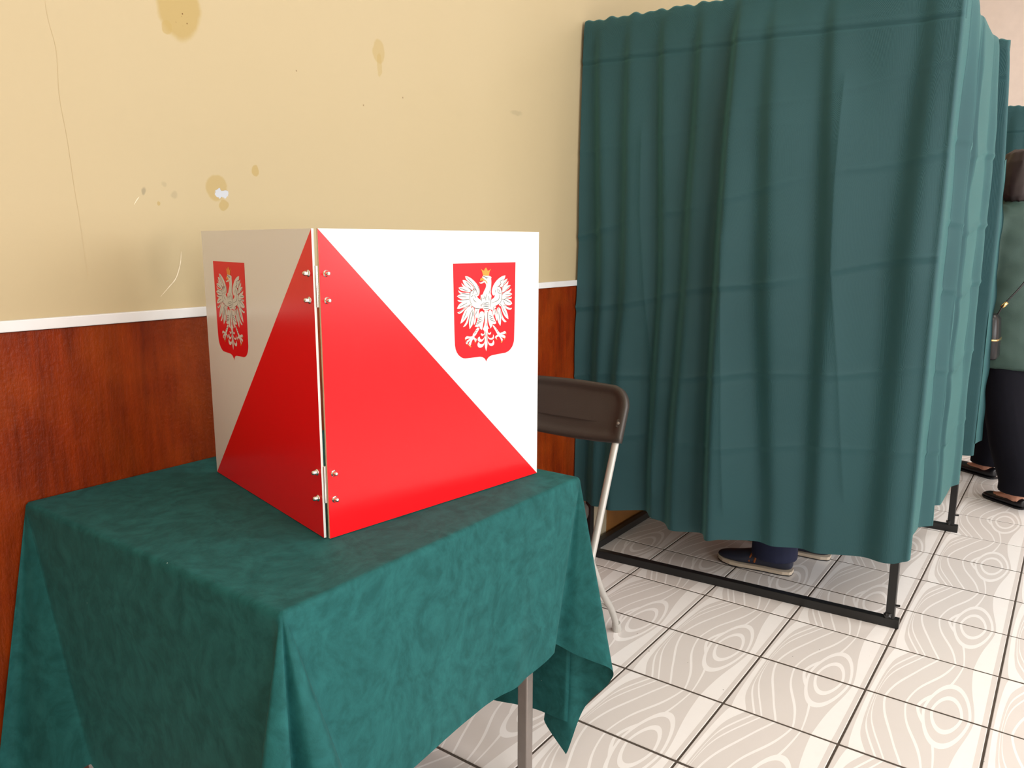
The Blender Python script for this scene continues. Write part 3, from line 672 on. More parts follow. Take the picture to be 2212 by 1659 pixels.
# ================================================================== VOTING SCREEN
ZB = ZT + .0065
HP = .4985
scr = empty('voting_screen', (.80, -.60, ZB), 'red and white tabletop voting screen of two hinged boards with white eagle emblems', 'voting screen')
def panel_frame(a, b):
    a = Vector((*a, ZB)); b = Vector((*b, ZB))
    d = (b-a); L = d.length; d.normalize()
    n = Vector((d.y, -d.x, 0))                 # towards the viewer
    return Matrix(((d.x, 0, n.x, a.x), (d.y, 0, n.y, a.y), (0, 1, 0, a.z), (0, 0, 0, 1))), L
def make_panel(a, b, red_tri, shield_u, shield_sx, nut_u, lab):
    Mx, L = panel_frame(a, b)
    T = .004
    bm = bmesh.new()
    f = [bm.verts.new((x, y, 0)) for x, y in ((0, 0), (L, 0), (L, HP), (0, HP))]
    k = [bm.verts.new((x, y, -T)) for x, y in ((0, 0), (L, 0), (L, HP), (0, HP))]
    i, j, w = red_tri                          # two triangles: red one first
    t1 = bm.faces.new([f[q] for q in i]); t1.material_index = 1
    t2 = bm.faces.new([f[q] for q in j]); t2.material_index = 0
    bk = bm.faces.new(list(reversed(k))); bk.material_index = 0
    for q in range(4):
        e = bm.faces.new((f[(q+1) % 4], f[q], k[q], k[(q+1) % 4])); e.material_index = 2 if q in w else 0
    bmesh.ops.transform(bm, matrix=Mx, verts=bm.verts)
    bmesh.ops.recalc_face_normals(bm, faces=bm.faces)
    p = from_bm('panel', bm, [MAT['white'], MAT['red'], MAT['edge']], scr)
    p['label'] = lab
    def decal(name, polys, mat, off, parent=p):
        bm = bmesh.new()
        for n_, poly in enumerate(polys):
            z = off + n_*1.2e-6
            vs_ = [bm.verts.new((shield_u + x*1e-4*shield_sx, .4406*HP/.4985 + y*1e-4, z)) for x, y in poly]
            try: bm.faces.new(vs_)
            except ValueError: pass
        bmesh.ops.transform(bm, matrix=Mx, verts=bm.verts)
        bmesh.ops.triangulate(bm, faces=bm.faces)
        nrm = Mx.to_3x3() @ Vector((0, 0, 1))
        bm.normal_update()
        for fc in bm.faces:
            if fc.normal.dot(nrm) < 0: fc.normal_flip()
        return from_bm(name, bm, mat, parent)
    def strokes(lines, w):
        out = []
        for ln in lines:
            P = catmull([(x, y, 0) for x, y in ln], 4 if len(ln) > 2 else 3)
            n = len(P); Lf = []; Rt = []
            for q in range(n):
                t = P[min(q+1, n-1)]-P[max(q-1, 0)]; t /= max(1e-9, np.linalg.norm(t))
                ww = w*(.35+.65*math.sin(math.pi*(q+.6)/(n+.2)))
                Lf.append((P[q][0]-t[1]*ww, P[q][1]+t[0]*ww)); Rt.append((P[q][0]+t[1]*ww, P[q][1]-t[0]*ww))
            out.append(Lf+Rt[::-1])
        return out
    decal('red_shield', [SHIELD], MAT['pred'], .00025)
    def round_poly(poly):
        P = np.array(poly, float); n = len(P); out = []
        for q in range(n):
            a0, a1, a2 = P[q-1], P[q], P[(q+1) % n]
            v0 = a0-a1; v1 = a2-a1
            cs = v0@v1/(np.linalg.norm(v0)*np.linalg.norm(v1)+1e-9)
            if cs > -.35: out.append(tuple(a1))            # keep tips sharp
            else: out += [tuple(a1+v0*.25), tuple(a1+v1*.25)]
        return out
    decal('white_eagle', [round_poly(q) for q in EWHITE], MAT['pwhite'], .0004)
    decal('feather_lines', strokes(ELINE, 5.2), MAT['pgrey'], .00055)['kind'] = 'stuff'
    decal('gold_beak', [round_poly(EGOLD[0])], MAT['pgold'], .0006)
    decal('gold_crown', [EGOLD[1]], MAT['pgold'], .0006)
    decal('gold_claws', EGOLD[2:], MAT['pgold'], .0006)['kind'] = 'stuff'
    for v in (.4300, .3882, .1085, .0645):
        # domed cap nut on a washer, one mesh of its own
        prof = [(.0056, 0), (.0056, .0012), (.0042, .0013), (.0042, .0045), (.0040, .0052), (.0036, .0075), (.0024, .0094), (.0, .0100)]
        bm = bmesh.new()
        n = 14
        rings = []
        for rr, zz in prof[:-1]:
            rings.append([bm.verts.new((nut_u+rr*math.cos(2*math.pi*q/n), v+rr*math.sin(2*math.pi*q/n), zz)) for q in range(n)])
        tip = bm.verts.new((nut_u, v, prof[-1][1]))
        for a0, a1 in zip(rings[:-1], rings[1:]):
            for q in range(n): bm.faces.new((a0[q], a0[(q+1) % n], a1[(q+1) % n], a1[q]))
        for q in range(n): bm.faces.new((rings[-1][q], rings[-1][(q+1) % n], tip))
        bmesh.ops.transform(bm, matrix=Mx, verts=bm.verts)
        from_bm('cap_nut', bm, MAT['chrome'], p, True)
    return p
PL0, PL1 = (.919, -.129), (.8025, -.602)
PR0, PR1 = (.8065, -.612), (1.315, -.675)
make_panel(PL0, PL1, ((0, 1, 2), (0, 2, 3), (0, 3)), .0576, .957, .472, 'shaded left board with a red triangle and a red shield with white eagle')
make_panel(PR0, PR1, ((0, 1, 3), (1, 2, 3), (3,)), .2800, 1.0, .0118, 'bright right board with a red triangle and a red shield with white eagle')
for z0, z1 in ((.378, .442), (.060, .121)):
    bm = bmesh.new()
    bm_tube(bm, [(.8070, -.6045, ZB+z0), (.8070, -.6045, ZB+z1)], .0026, n=10)
    for a, b in ((PL1, PL0), (PR0, PR1)):
        a = Vector((*a, 0)); b = Vector((*b, 0)); d = (b-a).normalized()
        n = Vector((-d.y, d.x, 0)); n = n if n.dot(Vector((.5, 1, 0))) > 0 else -n
        q0 = a + n*.0045; q1 = a + d*.022 + n*.0045
        w = [bm.verts.new((p.x, p.y, ZB+z)) for z in (z0, z1) for p in (q0, q1, q1+n*.0012, q0+n*.0012)]
        for fidx in ((0, 1, 2, 3), (4, 5, 6, 7), (0, 1, 5, 4), (1, 2, 6, 5), (2, 3, 7, 6), (3, 0, 4, 7)):
            bm.faces.new([w[t] for t in fidx])
    bmesh.ops.recalc_face_normals(bm, faces=bm.faces)
    from_bm('hinge', bm, MAT['chrome'], scr)
# ================================================================== FOLDING CHAIR
def make_chair():
    ch = empty('folding_chair', (1.95, -.24, 0), 'grey tube folding chair with dark brown plastic back beside the voting table', 'chair')
    SL = .40
    def st(z): return 1.838 + SL*z
    yn, yf = -.445, -.035
    for y in (yn, yf):
        bm = bmesh.new()
        bm_tube(bm, [(st(.012), y, .012), (st(.3), y, .3), (st(.60), y, .60), (st(.74), y, .74)], [(.0115, .010)]*4, (0, 1, 0), 14)
        lg = from_bm('front_leg', bm, MAT['grey_paint'], ch, True)
        bm = bmesh.new(); bm_tube(bm, [(st(0)-.001, y, .001), (st(.02), y, .024)], .0145, (0, 1, 0), 14)
        from_bm('foot_cap', bm, MAT['grey_paint'], lg)
    for y in (yn-.018, yf+.018):
        bm = bmesh.new()
        P = catmull([(2.094, y, .012), (2.082, y, .045), (2.050, y, .100), (1.997, y, .169), (1.93, y, .285), (1.855, y, .415)], 5)
        bm_tube(bm, [tuple(p) for p in P], .0105, (0, 1, 0), 14)
        lg = from_bm('rear_leg', bm, MAT['grey_paint'], ch, True)
        bm = bmesh.new(); bm_tube(bm, [(2.098, y, .001), (2.096, y, .012), (2.092, y, .030)], [.0155, .0155, .0135], (0, 1, 0), 16)
        from_bm('foot_cap', bm, MAT['grey_paint'], lg)
    bm = bmesh.new(); bm_tube(bm, [(2.048, yn-.018, .104), (2.048, yf+.018, .104)], .008, n=10)
    from_bm('rear_stretcher', bm, MAT['grey_paint'], ch, True)
    bm = bmesh.new(); bm_tube(bm, [(st(.16), yn, .16), (st(.16), yf, .16)], .008, n=10)
    from_bm('front_stretcher', bm, MAT['grey_paint'], ch, True)
    # seat: moulded slab with rolled edge
    bm = bmesh.new()
    N = 40
    def ol(ins, x0=1.625, x1=2.035, y0=-.425, y1=-.055, r=.07):
        pts = []
        cx, cy = (x0+x1)/2, (y0+y1)/2; hx, hy = (x1-x0)/2-ins, (y1-y0)/2-ins
        for q in range(N):
            th = 2*math.pi*q/N
            c, s = math.cos(th), math.sin(th)
            pts.append((cx+hx*math.copysign(abs(c)**.42, c), cy+hy*math.copysign(abs(s)**.42, s)))
        return pts
    rings = []
    for ins, z in ((.03, .395), (.004, .40), (0, .412), (.0, .432), (.006, .442), (.02, .446), (.06, .440), (.12, .436)):
        rings.append([bm.verts.new((x, y, z)) for x, y in ol(ins)])
    for a, b in zip(rings[:-1], rings[1:]):
        for q in range(N): bm.faces.new((a[q], a[(q+1) % N], b[(q+1) % N], b[q]))
    bm.faces.new(list(reversed(rings[0]))); bm.faces.new(rings[-1])
    from_bm('seat', bm, MAT['chair'], ch, True)
    # backrest
    U = Vector((SL, 0, 1)).normalized(); Nn = Vector((-U.z, 0, U.x)); Y = Vector((0, 1, 0))
    C = Vector((st(.708), -.24, .708))
    hw, hb, ht, rad = .228, -.088, .092, .075
    def outline(ins):
        pts = []
        w, b, t, r = hw-ins, hb+ins*.8, ht-ins*.75, max(.012, rad-ins)
        # from bottom-left, clockwise through the rounded top
        for q in range(9):
            f = q/8; pts.append((-w+.0*f, b+(t-r-b)*f))
        for q in range(1, 13):
            th = math.pi-q/12*math.pi/2; pts.append((-w+r+r*math.cos(th), t-r+r*math.sin(th)))
        for q in range(1, 16):
            f = q/16; pts.append((-w+r+2*(w-r)*f, t+.006*math.sin(math.pi*f)))
        for q in range(0, 13):
            th = math.pi/2-q/12*math.pi/2; pts.append((w-r+r*math.cos(th), t-r+r*math.sin(th)))
        for q in range(1, 9):
            f = q/8; pts.append((w, t-r-(t-r-b)*f))
        for q in range(1, 20):
            f = q/20; pts.append((w-2*w*f, b-.006*math.sin(math.pi*f)**.6+.0))
        return pts
    bm = bmesh.new(); rings = []
    def place(w, h, d):
        bow = .030*(1-(w/hw)**2)
        return C + Y*w + U*h + Nn*(d-bow+.012)
    for ins, d in ((.05, -.010), (.008, -.014), (0, -.010), (0, .006), (.004, .011), (.012, .013), (.026, .012), (.033, .007), (.05, .006), (.075, .0055)):
        rings.append([bm.verts.new(place(w, h, d)) for w, h in outline(ins)])
    n = len(rings[0])
    for a, b in zip(rings[:-1], rings[1:]):
        for q in range(n): bm.faces.new((a[q], a[(q+1) % n], b[(q+1) % n], b[q]))
    bm.faces.new(rings[0]); bm.faces.new(list(reversed(rings[-1])))
    bmesh.ops.recalc_face_normals(bm, faces=bm.faces)
    br = from_bm('backrest', bm, MAT['chair'], ch, True)
    for w in (-hw+.017, hw-.017):
        bm = bmesh.new()
        p = place(w, -.030, .0125)
        bm_tube(bm, [p, p+Nn*.003, p+Nn*.004], [.0055, .005, .003], (0, 1, 0), 12)
        from_bm('rivet', bm, MAT['steel'], br)
        bm = bmesh.new()
        bm_tube(bm, [place(w, -.030, .0112), place(w, -.030, .0135)], [(.008, .014), (.007, .013)], (0, 1, 0), 16, power=4)
        from_bm('rivet_plate', bm, MAT['chair'], br)
    return ch
make_chair()

# ================================================================== BOOTHS: FRAMES
KX = .0633
def bar_between(bm, a, b, w, h):
    a = Vector(a); b = Vector(b); d = (b-a); L = d.length; d.normalize()
    if abs(d.z) > .9:
        bm_box(bm, a.x-w/2, a.x+w/2, a.y-h/2, a.y+h/2, min(a.z, b.z), max(a.z, b.z), .002)
        return
    s = Vector((-d.y, d.x, 0)).normalized(); u = Vector((0, 0, 1))
    Mx = Matrix(((d.x, s.x, 0, a.x), (d.y, s.y, 0, a.y), (0, 0, 1, a.z), (0, 0, 0, 1)))
    bm_box(bm, 0, L, -w/2, w/2, -h/2, h/2, .002, mat=Mx)
def make_frame(label):
    fr_ = empty('booth_frame', (3.2, -.6, 0), label, 'booth frame', 'black metal booth frames')
    def part(name, a, b, w=.026, h=.026, parent=fr_):
        bm = bmesh.new(); bar_between(bm, a, b, w, h)
        return from_bm(name, bm, MAT['black'], parent)
    for x0, se in ((2.5845, 1.197), (3.676, 1.236)):
        part('base_bar', (x0+KX*.03, -.03, .0155), (x0+KX*se, -se, .0155), .028, .030)
        so_ = se-.028
        bm = bmesh.new(); bar_between(bm, (x0+KX*so_, -so_, .031), (x0+KX*so_, -so_, 1.995), .026, .026)
        po = from_bm('post', bm, MAT['black'], fr_)
        # weld lump and bolt stub at the foot of the outer post
        bm = bmesh.new()
        bmesh.ops.create_icosphere(bm, subdivisions=2, radius=.014, matrix=Matrix.Translation((x0+KX*so_-.008, -so_+.006, .040)) @ Matrix.Diagonal((1.1, .9, .8, 1)))
        for v in bm.verts: v.co += Vector((random.uniform(-1, 1), random.uniform(-1, 1), random.uniform(-1, 1)))*.0025
        from_bm('weld', bm, MAT['black'], po)
        bm = bmesh.new(); bm_tube(bm, [(x0+KX*so_, -so_-.013, .075), (x0+KX*so_, -so_-.026, .077)], .004, n=8)
        from_bm('bolt', bm, MAT['black'], po)
        part('post', (x0+KX*.05+.034, -.05, .031), (x0+KX*.05+.034, -.05, 1.982))
        part('top_rail', (x0+KX*.02, -.02, 1.992), (x0+KX*(se-.005), -se+.005, 1.992), .020, .020)
    part('rear_base_bar', (2.60, -.062, .0155), (3.66, -.062, .0155), .026, .030)
    part('front_rail', (2.66, -1.176, 1.968), (3.745, -1.183, 1.968), .020, .020)
    part('rear_rail', (2.586, -.035, 1.975), (3.68, -.035, 1.975), .022, .022)
    return fr_
frame1 = make_frame('black metal tube frame of the near voting booth')

# ================================================================== CURTAINS
def smooth1(a, k):
    ker = np.hanning(k+2)[1:-1]; ker /= ker.sum()
    return np.convolve(np.pad(a, k//2, mode='edge'), ker, 'valid')
def soft_noise(ns, nz, ks, kz, seed):
    r = np.random.default_rng(seed)
    g = r.normal(size=(kz+3, ks+3))
    def up1(a, n, axis):
        m = a.shape[axis]
        x = np.linspace(1, m-2, n); i = np.clip(x.astype(int), 1, m-3); t = x-i
        sh = [1, 1]; sh[axis] = n; t = t.reshape(sh)
        tk = lambda j: np.take(a, j, axis=axis)
        p0, p1, p2, p3 = tk(i-1), tk(i), tk(i+1), tk(i+2)
        return ((-.5*p0+1.5*p1-1.5*p2+.5*p3)*t+(p0-2.5*p1+2*p2-.5*p3))*t*t + (-.5*p0+.5*p2)*t + p1
    return up1(up1(g, ns, 1), nz, 0)

def side_curtain(name, smax, folds, hem, creases, vcreases, base_fn, edge_curl, ns=430, nz=330, seed=1, flare=0.0):
    """folds: (s at z=1.95, s at z=1.1, s at z=.35, width, strength); hem(s)->z."""
    s = np.linspace(0, smax, ns)
    zn = np.linspace(0, 1, nz)
    hemz = hem(s)
    ZZ = hemz[None, :] + (1.985-hemz[None, :])*zn[:, None]
    SS = np.broadcast_to(s[None, :], ZZ.shape)
    gp = np.zeros_like(ZZ)
    zz = ZZ
    for c0, c1, c2, w, h in folds:
        c = np.interp(zz.mean(1), [.35, 1.1, 1.95], [c2, c1, c0])
        c = smooth1(c, 81)[:, None]
        sharp = np.clip((zz-1.2)/.75, 0, 1)
        ww = w*(1-.35*sharp)
        gp -= h*np.exp(-((SS-c)/ww)**2)
    gp -= gp.mean(1, keepdims=True)
    g = np.cumsum(gp, 1)*(s[1]-s[0])
    amp = np.interp(zz, [.2, .6, 1.6, 1.9, 1.985], [1.0, 1.0, .85, .5, .12])
    g = g - smooth1(g.max(1), 61)[:, None]*.85
    g = g*amp
    g += soft_noise(ns, nz, 14, 9, seed)*.0018 + soft_noise(ns, nz, 5, 6, seed+1)*.004*np.clip((1.95-zz)/1.0, 0, 1)
    m1 = soft_noise(ns, nz, 10, 3, seed+2)*.35+.75
    for zc, sl, a in creases:
        d = zz-(zc+sl*SS+.008*np.sin(SS*11+zc*9))
        g -= a*np.clip(m1, 0, 1.4)*(np.exp(-np.abs(d)/.010)-.6*np.exp(-np.abs(d+.02)/.02))
    for pts, a in vcreases:
        pz = np.array([p[1] for p in pts])[::-1]; ps = np.array([p[0] for p in pts])[::-1]
        c = np.interp(zz, pz, ps)
        fade = np.clip((zz-pz.min())/.05, 0, 1)*np.clip((pz.max()-zz)/.05, 0, 1)
        d = SS-c
        g -= a*fade*np.where(d < 0, np.exp(d/.012), np.exp(-d/.035))
    d = zz-1.868
    g += .0045*np.exp(-(d/.004)**2) - .0020*np.exp(-((d-.012)/.008)**2)          # stitched seam of the rod pocket
    # hem stitched 3 cm up
    d = zz-hemz[None, :]-.035
    g += .0006*np.exp(-(d/.004)**2)
    X = np.zeros(ZZ.shape+(3,))
    bx, by = base_fn(SS)
    X[..., 0] = bx + g; X[..., 2] = zz
    X[..., 1] = by - flare*np.clip((1.985-zz)/.55, 0, 1)**.7*(SS/smax)**5
    # outer edge curls round the post
    if edge_curl:
        k = np.clip((SS-(smax-edge_curl))/edge_curl, 0, 1)
        X[..., 0] += k**2.2*edge_curl*.9
        X[..., 1] += k**3*edge_curl*.25
    # over the rail and a short way down behind
    extra = []
    top = X[-1].copy()
    ruff = .003*np.sin(s*75)+.003*np.sin(s*133+1)
    for th in np.linspace(.25, 1, 7):
        a = th*math.pi
        e = top.copy(); e[:, 0] = top[:, 0] + .017*(1-math.cos(a)); e[:, 2] = 1.985 + (.034+ruff)*math.sin(a)**.8
        extra.append(e)
    for q in (.04, .08, .117):
        e = top.copy(); e[:, 0] += .030+.004*np.sin(s*40); e[:, 2] -= q
        extra.append(e)
    X = np.concatenate([X, np.array(extra)], 0)
    me = grid_mesh(name, X)
    return me

folds_near = [  # s (distance from wall) where the cloth turns away from the light
    (.055, .088, .070, .026, 1.5), (.175, .190, .150, .026, 1.35), (.300, .335, .320, .022, 1.8), (.435, .432, .410, .026, 1.8),
    (.560, .555, .560, .024, 2.9), (.672, .712, .770, .030, 1.0), (.845, .890, .905, .028, 1.1), (1.115, 1.100, 1.100, .040, 1.0), (1.192, 1.192, 1.192, .012, .5)]
hem_near = lambda s: np.interp(s, [0, .10, .30, .42, .55, .62, .70, .91, 1.06, 1.16, 1.21], [.225, .222, .235, .205, .205, .222, .225, .226, .228, .232, .25])
me = side_curtain('side_curtain', 1.205, folds_near, hem_near,
                  [(.99, .175, .0100), (.725, .115, .0080), (.50, .09, .0055), (1.265, .20, .0055), (1.55, .16, .0022)],
                  [([(.245, 1.65), (.25, 1.35), (.275, 1.05), (.31, .75), (.345, .30)], .0055), ([(.905, 1.75), (.905, 1.4), (.915, 1.15), (.955, .85), (1.0, .40)], .005), ([(.575, 1.3), (.60, .9), (.635, .3)], .005)],
                  lambda S: (2.564+KX*S+.006, -.012-S), .016, seed=3)
near_cur = tag(link('side_curtain', me, MAT['curtain'], None, True), 'wide dark green curtain on the near side of the booth, hanging from wall to post', 'curtain', 'green booth curtains')

# front curtain: deep pleats, seen almost edge-on
def front_curtain():
    path = [(2.672, -1.150), (2.69, -1.183), (2.71, -1.190), (2.80, -1.192), (2.89, -1.193), (2.905, -1.196), (2.945, -1.223), (2.965, -1.224), (3.05, -1.210), (3.17, -1.194), (3.195, -1.199),
            (3.212, -1.212), (3.24, -1.214), (3.35, -1.215), (3.48, -1.215), (3.51, -1.217), (3.555, -1.233), (3.59, -1.230), (3.66, -1.212), (3.735, -1.200)]
    top = [(x, -1.195+(y+1.195)*.45) for x, y in path]
    P = catmull([(x, y, 0) for x, y in path], 22)
    T = catmull([(x, y, 0) for x, y in top], 22)
    ns = len(P); nz = 300
    zn = np.linspace(0, 1, nz)
    hem = np.interp(P[:, 0], [2.67, 2.8, 3.0, 3.06, 3.4, 3.73], [.290, .275, .268, .275, .262, .275])
    ZZ = hem[None]+(1.965-hem[None])*zn[:, None]
    k = np.clip((1.97-ZZ)/.30, 0, 1)**.8
    X = np.zeros((nz, ns, 3))
    flare = 1+.10*np.clip((1.0-ZZ)/.8, 0, 1)
    X[..., 0] = T[None, :, 0]*(1-k)+P[None, :, 0]*k
    X[..., 1] = T[None, :, 1]*(1-k)+(-1.2+(P[None, :, 1]+1.2)*flare)*k
    X[..., 2] = ZZ
    m1 = soft_noise(ns, nz, 12, 3, 12)*.4+.7
    for zc in (1.29, 1.07, .80, .52, 1.55):
        d = ZZ-(zc+.02*np.sin(X[..., 0]*9+zc))
        X[..., 1] -= .0060*np.clip(m1, 0, 1.3)*(np.exp(-np.abs(d)/.010)-.6*np.exp(-np.abs(d+.02)/.02))
    X[..., 1] += soft_noise(ns, nz, 16, 12, 5)*.0022
    top_ = X[-1].copy(); ex = []
    for th in np.linspace(.25, 1, 7):
        a = th*math.pi; e = top_.copy(); e[:, 1] += .016*(1-math.cos(a)); e[:, 2] = 1.965+.030*math.sin(a)**.8; ex.append(e)
    for q in (.05, .11):
        e = top_.copy(); e[:, 1] += .032; e[:, 2] -= q; ex.append(e)
    return grid_mesh('front_curtain', np.concatenate([X, np.array(ex)], 0))
front_cur = tag(link('front_curtain', front_curtain(), MAT['curtain'], None, True), 'brightly lit pleated green curtain across the front of the booth', 'curtain', 'green booth curtains')

folds_far = [(.10, .10, .10, .03, .8), (.3, .3, .3, .03, .8), (.5, .5, .5, .03, .8), (.72, .72, .72, .03, .8), (.95, .95, .95, .03, .8), (1.10, 1.10, 1.10, .02, .4)]
me = side_curtain('side_curtain', 1.222, folds_far, lambda s: np.interp(s, [0, 1.0, 1.2, 1.30], [.33, .345, .352, .36]),
                  [(1.05, .0, .002), (.75, .0, .002)], [], lambda S: (3.656+KX*S, -.012-S), .012, ns=260, nz=200, seed=21, flare=.034)
far_cur = tag(link('side_curtain', me, MAT['curtain'], None, True), 'shaded green curtain hanging past the far post of the booth', 'curtain', 'green booth curtains')
# its loose bright selvedge
def selvedge():
    zz = np.linspace(.405, 1.56, 120); X = np.zeros((120, 10, 3))
    wob = .004*np.sin(zz*23)+.003*np.sin(zz*41+1)
    w = np.interp(zz, [.40, .9, 1.3, 1.56], [.020, .016, .010, .002])
    for j, f in enumerate(np.linspace(0, 1, 10)):
        X[:, j, 0] = 3.733 + f*.10*0+ .012*math.sin(f*3.1)+f*.03
        X[:, j, 1] = -1.266+np.interp(zz, [.4, 1.56], [0, .006]) - f*w + wob*f*.6
        X[:, j, 2] = zz + f*.012
    return grid_mesh('selvedge', X)
link('selvedge', selvedge(), MAT['curtain'], far_cur, True)

# the next booth further along the wall
DX = 2.875
def copy_tree(o, parent=None, off=0.0):
    c = o.copy(); COL.objects.link(c)
    if parent is not None:
        c.parent = parent; c.matrix_parent_inverse = o.matrix_parent_inverse
    else: c.location.x += off
    for chd in [q for q in bpy.data.objects if q.parent == o]:
        copy_tree(chd, c)
    return c
fr2 = copy_tree(frame1, None, DX)
fr2['label'] = 'black metal tube frame of the second booth, far behind the woman'
nc2 = near_cur.copy(); COL.objects.link(nc2); nc2.location.x += DX
nc2['label'] = 'small far green curtain top visible above the head of the woman'

# low boards against the wall inside the booth
bm = bmesh.new(); bm_box(bm, 2.80, 3.35, -.034, -.016, .002, .150, .002)
tag(from_bm('wooden_board', bm, MAT['wood']), 'light brown wooden board standing on the floor at the wall inside the booth', 'board')
bm = bmesh.new(); bm_box(bm, 2.63, 2.80, -.030, -.016, .002, .30, .002)
tag(from_bm('cream_board', bm, MAT['beige']), 'small cream board leaning on the wall behind the chair seat', 'board')

# ================================================================== PEOPLE
def V3(*a): return Vector(a)
def hand(name, wrist, d, palm_n, mat, parent, thumb_side=1):
    """palm and five fingers, slightly curled. d: pointing direction, palm_n: palm normal."""
    d = Vector(d).normalized(); pn = Vector(palm_n); pn = (pn-pn.dot(d)*d).normalized(); w = d.cross(pn)*thumb_side
    wr = Vector(wrist); bm = bmesh.new()
    bm_tube(bm, [wr-d*.03, wr+d*.02, wr+d*.06, wr+d*.095], [(.022, .018), (.030, .014), (.040, .014), (.040, .012)], w, 12)
    for k, ln in enumerate((.072, .080, .075, .060)):
        o = wr + d*.09 + w*(.030-.020*k)
        p = [o, o+d*ln*.45+pn*.006, o+d*ln*.8+pn*.022, o+d*ln*.95+pn*.042]
        bm_tube(bm, p, [.0095, .009, .008, .0065], w, 8)
    o = wr + d*.03 + w*.030
    bm_tube(bm, [o, o+(d*.5+w*.8)*.03, o+(d*.9+w*.55)*.06+pn*.01], [.012, .011, .008], pn, 8)
    return fuse(bm, name, .0045, mat, parent, 2)

def shoe(parent, heel, toe, mat, sneaker=True):
    h = Vector((*heel, 0)); t = Vector((*toe, 0)); d = (t-h); L = d.length; d.normalize(); s = Vector((-d.y, d.x, 0))
    Mx = Matrix(((d.x, s.x, 0, h.x), (d.y, s.y, 0, h.y), (0, 0, 1, 0), (0, 0, 0, 1)))
    sc = L/.285
    n = 18
    if sneaker:
        st_ = [(.000, .012, .030, .075), (.006, .024, .018, .088), (.03, .033, .012, .092), (.07, .035, .012, .088), (.11, .036, .012, .082), (.15, .041, .012, .072), (.19, .046, .012, .058), (.225, .046, .013, .050), (.255, .038, .016, .045), (.275, .024, .020, .038), (.283, .010, .024, .032)]
    else:
        st_ = [(.000, .012, .018, .052), (.008, .025, .008, .062), (.035, .032, .005, .062), (.08, .034, .005, .052), (.13, .038, .005, .046), (.18, .044, .005, .050), (.22, .045, .005, .048), (.25, .037, .007, .042), (.272, .023, .010, .030), (.283, .008, .014, .022)]
    bm = bmesh.new(); rings = []
    for x, w, z0, z1 in st_:
        ring = []
        for q in range(n):
            th = 2*math.pi*q/n; c, si = math.cos(th), math.sin(th)
            zz = (z0+z1)/2 + (z1-z0)/2*math.copysign(abs(si)**.75, si)
            ww = w*math.copysign(abs(c)**.8, c)*(1-.28*max(0, si))
            ring.append(bm.verts.new((x*sc, ww*sc, zz*sc)))
        rings.append(ring)
    for a, b in zip(rings[:-1], rings[1:]):
        for q in range(n): bm.faces.new((a[q], a[(q+1) % n], b[(q+1) % n], b[q]))
    bm.faces.new(rings[0]); bm.faces.new(list(reversed(rings[-1])))
    bmesh.ops.transform(bm, matrix=Mx, verts=bm.verts); bmesh.ops.recalc_face_normals(bm, faces=bm.faces)
    so_ = from_bm('shoe', bm, mat, parent, True)
    so_.modifiers.new('sub', 'SUBSURF').levels = 1
    # sole
    prof = [(x*sc, (w+.003)*sc) for x, w, _, _ in st_]
    out = prof + [(x, -w) for x, w in reversed(prof)]
    def plate(name, z0, z1, grow, mt, x_from=0.0):
        bm = bmesh.new()
        lo, hi = [], []
        for x, w in out:
            spring = .010*max(0, (x/sc-.20)/.083)**2*sc
            w2 = w+math.copysign(grow, w)
            lo.append(bm.verts.new((x, w2, z0*sc+spring))); hi.append(bm.verts.new((x, w2, z1*sc+spring)))
        m = len(lo)
        for q in range(m): bm.faces.new((lo[q], lo[(q+1) % m], hi[(q+1) % m], hi[q]))
        bm.faces.new(list(reversed(lo))); bm.faces.new(hi)
        bmesh.ops.transform(bm, matrix=Mx, verts=bm.verts); bmesh.ops.recalc_face_normals(bm, faces=bm.faces)
        return from_bm(name, bm, mt, so_)
    if sneaker:
        plate('outsole', .0006, .004, .001, MAT['dark_sole'])
        plate('midsole', .004, .016, .0005, MAT['sole'])
        for x in (.135, .155):
            for sg in (1, -1):
                bm = bmesh.new()
                bm_tube(bm, [(x*sc, sg*.0385*sc, .030*sc), ((x-.004)*sc, sg*.036*sc, .048*sc), ((x-.012)*sc, sg*.0285*sc, .066*sc)], [(.004, .003)]*3, (1, 0, 0), 8)
                bmesh.ops.transform(bm, matrix=Mx, verts=bm.verts)
                from_bm('side_stripe', bm, MAT['orange'], so_, True)
    else:
        plate('outsole', .0006, .006, .0, MAT['dark_sole'])
    return so_

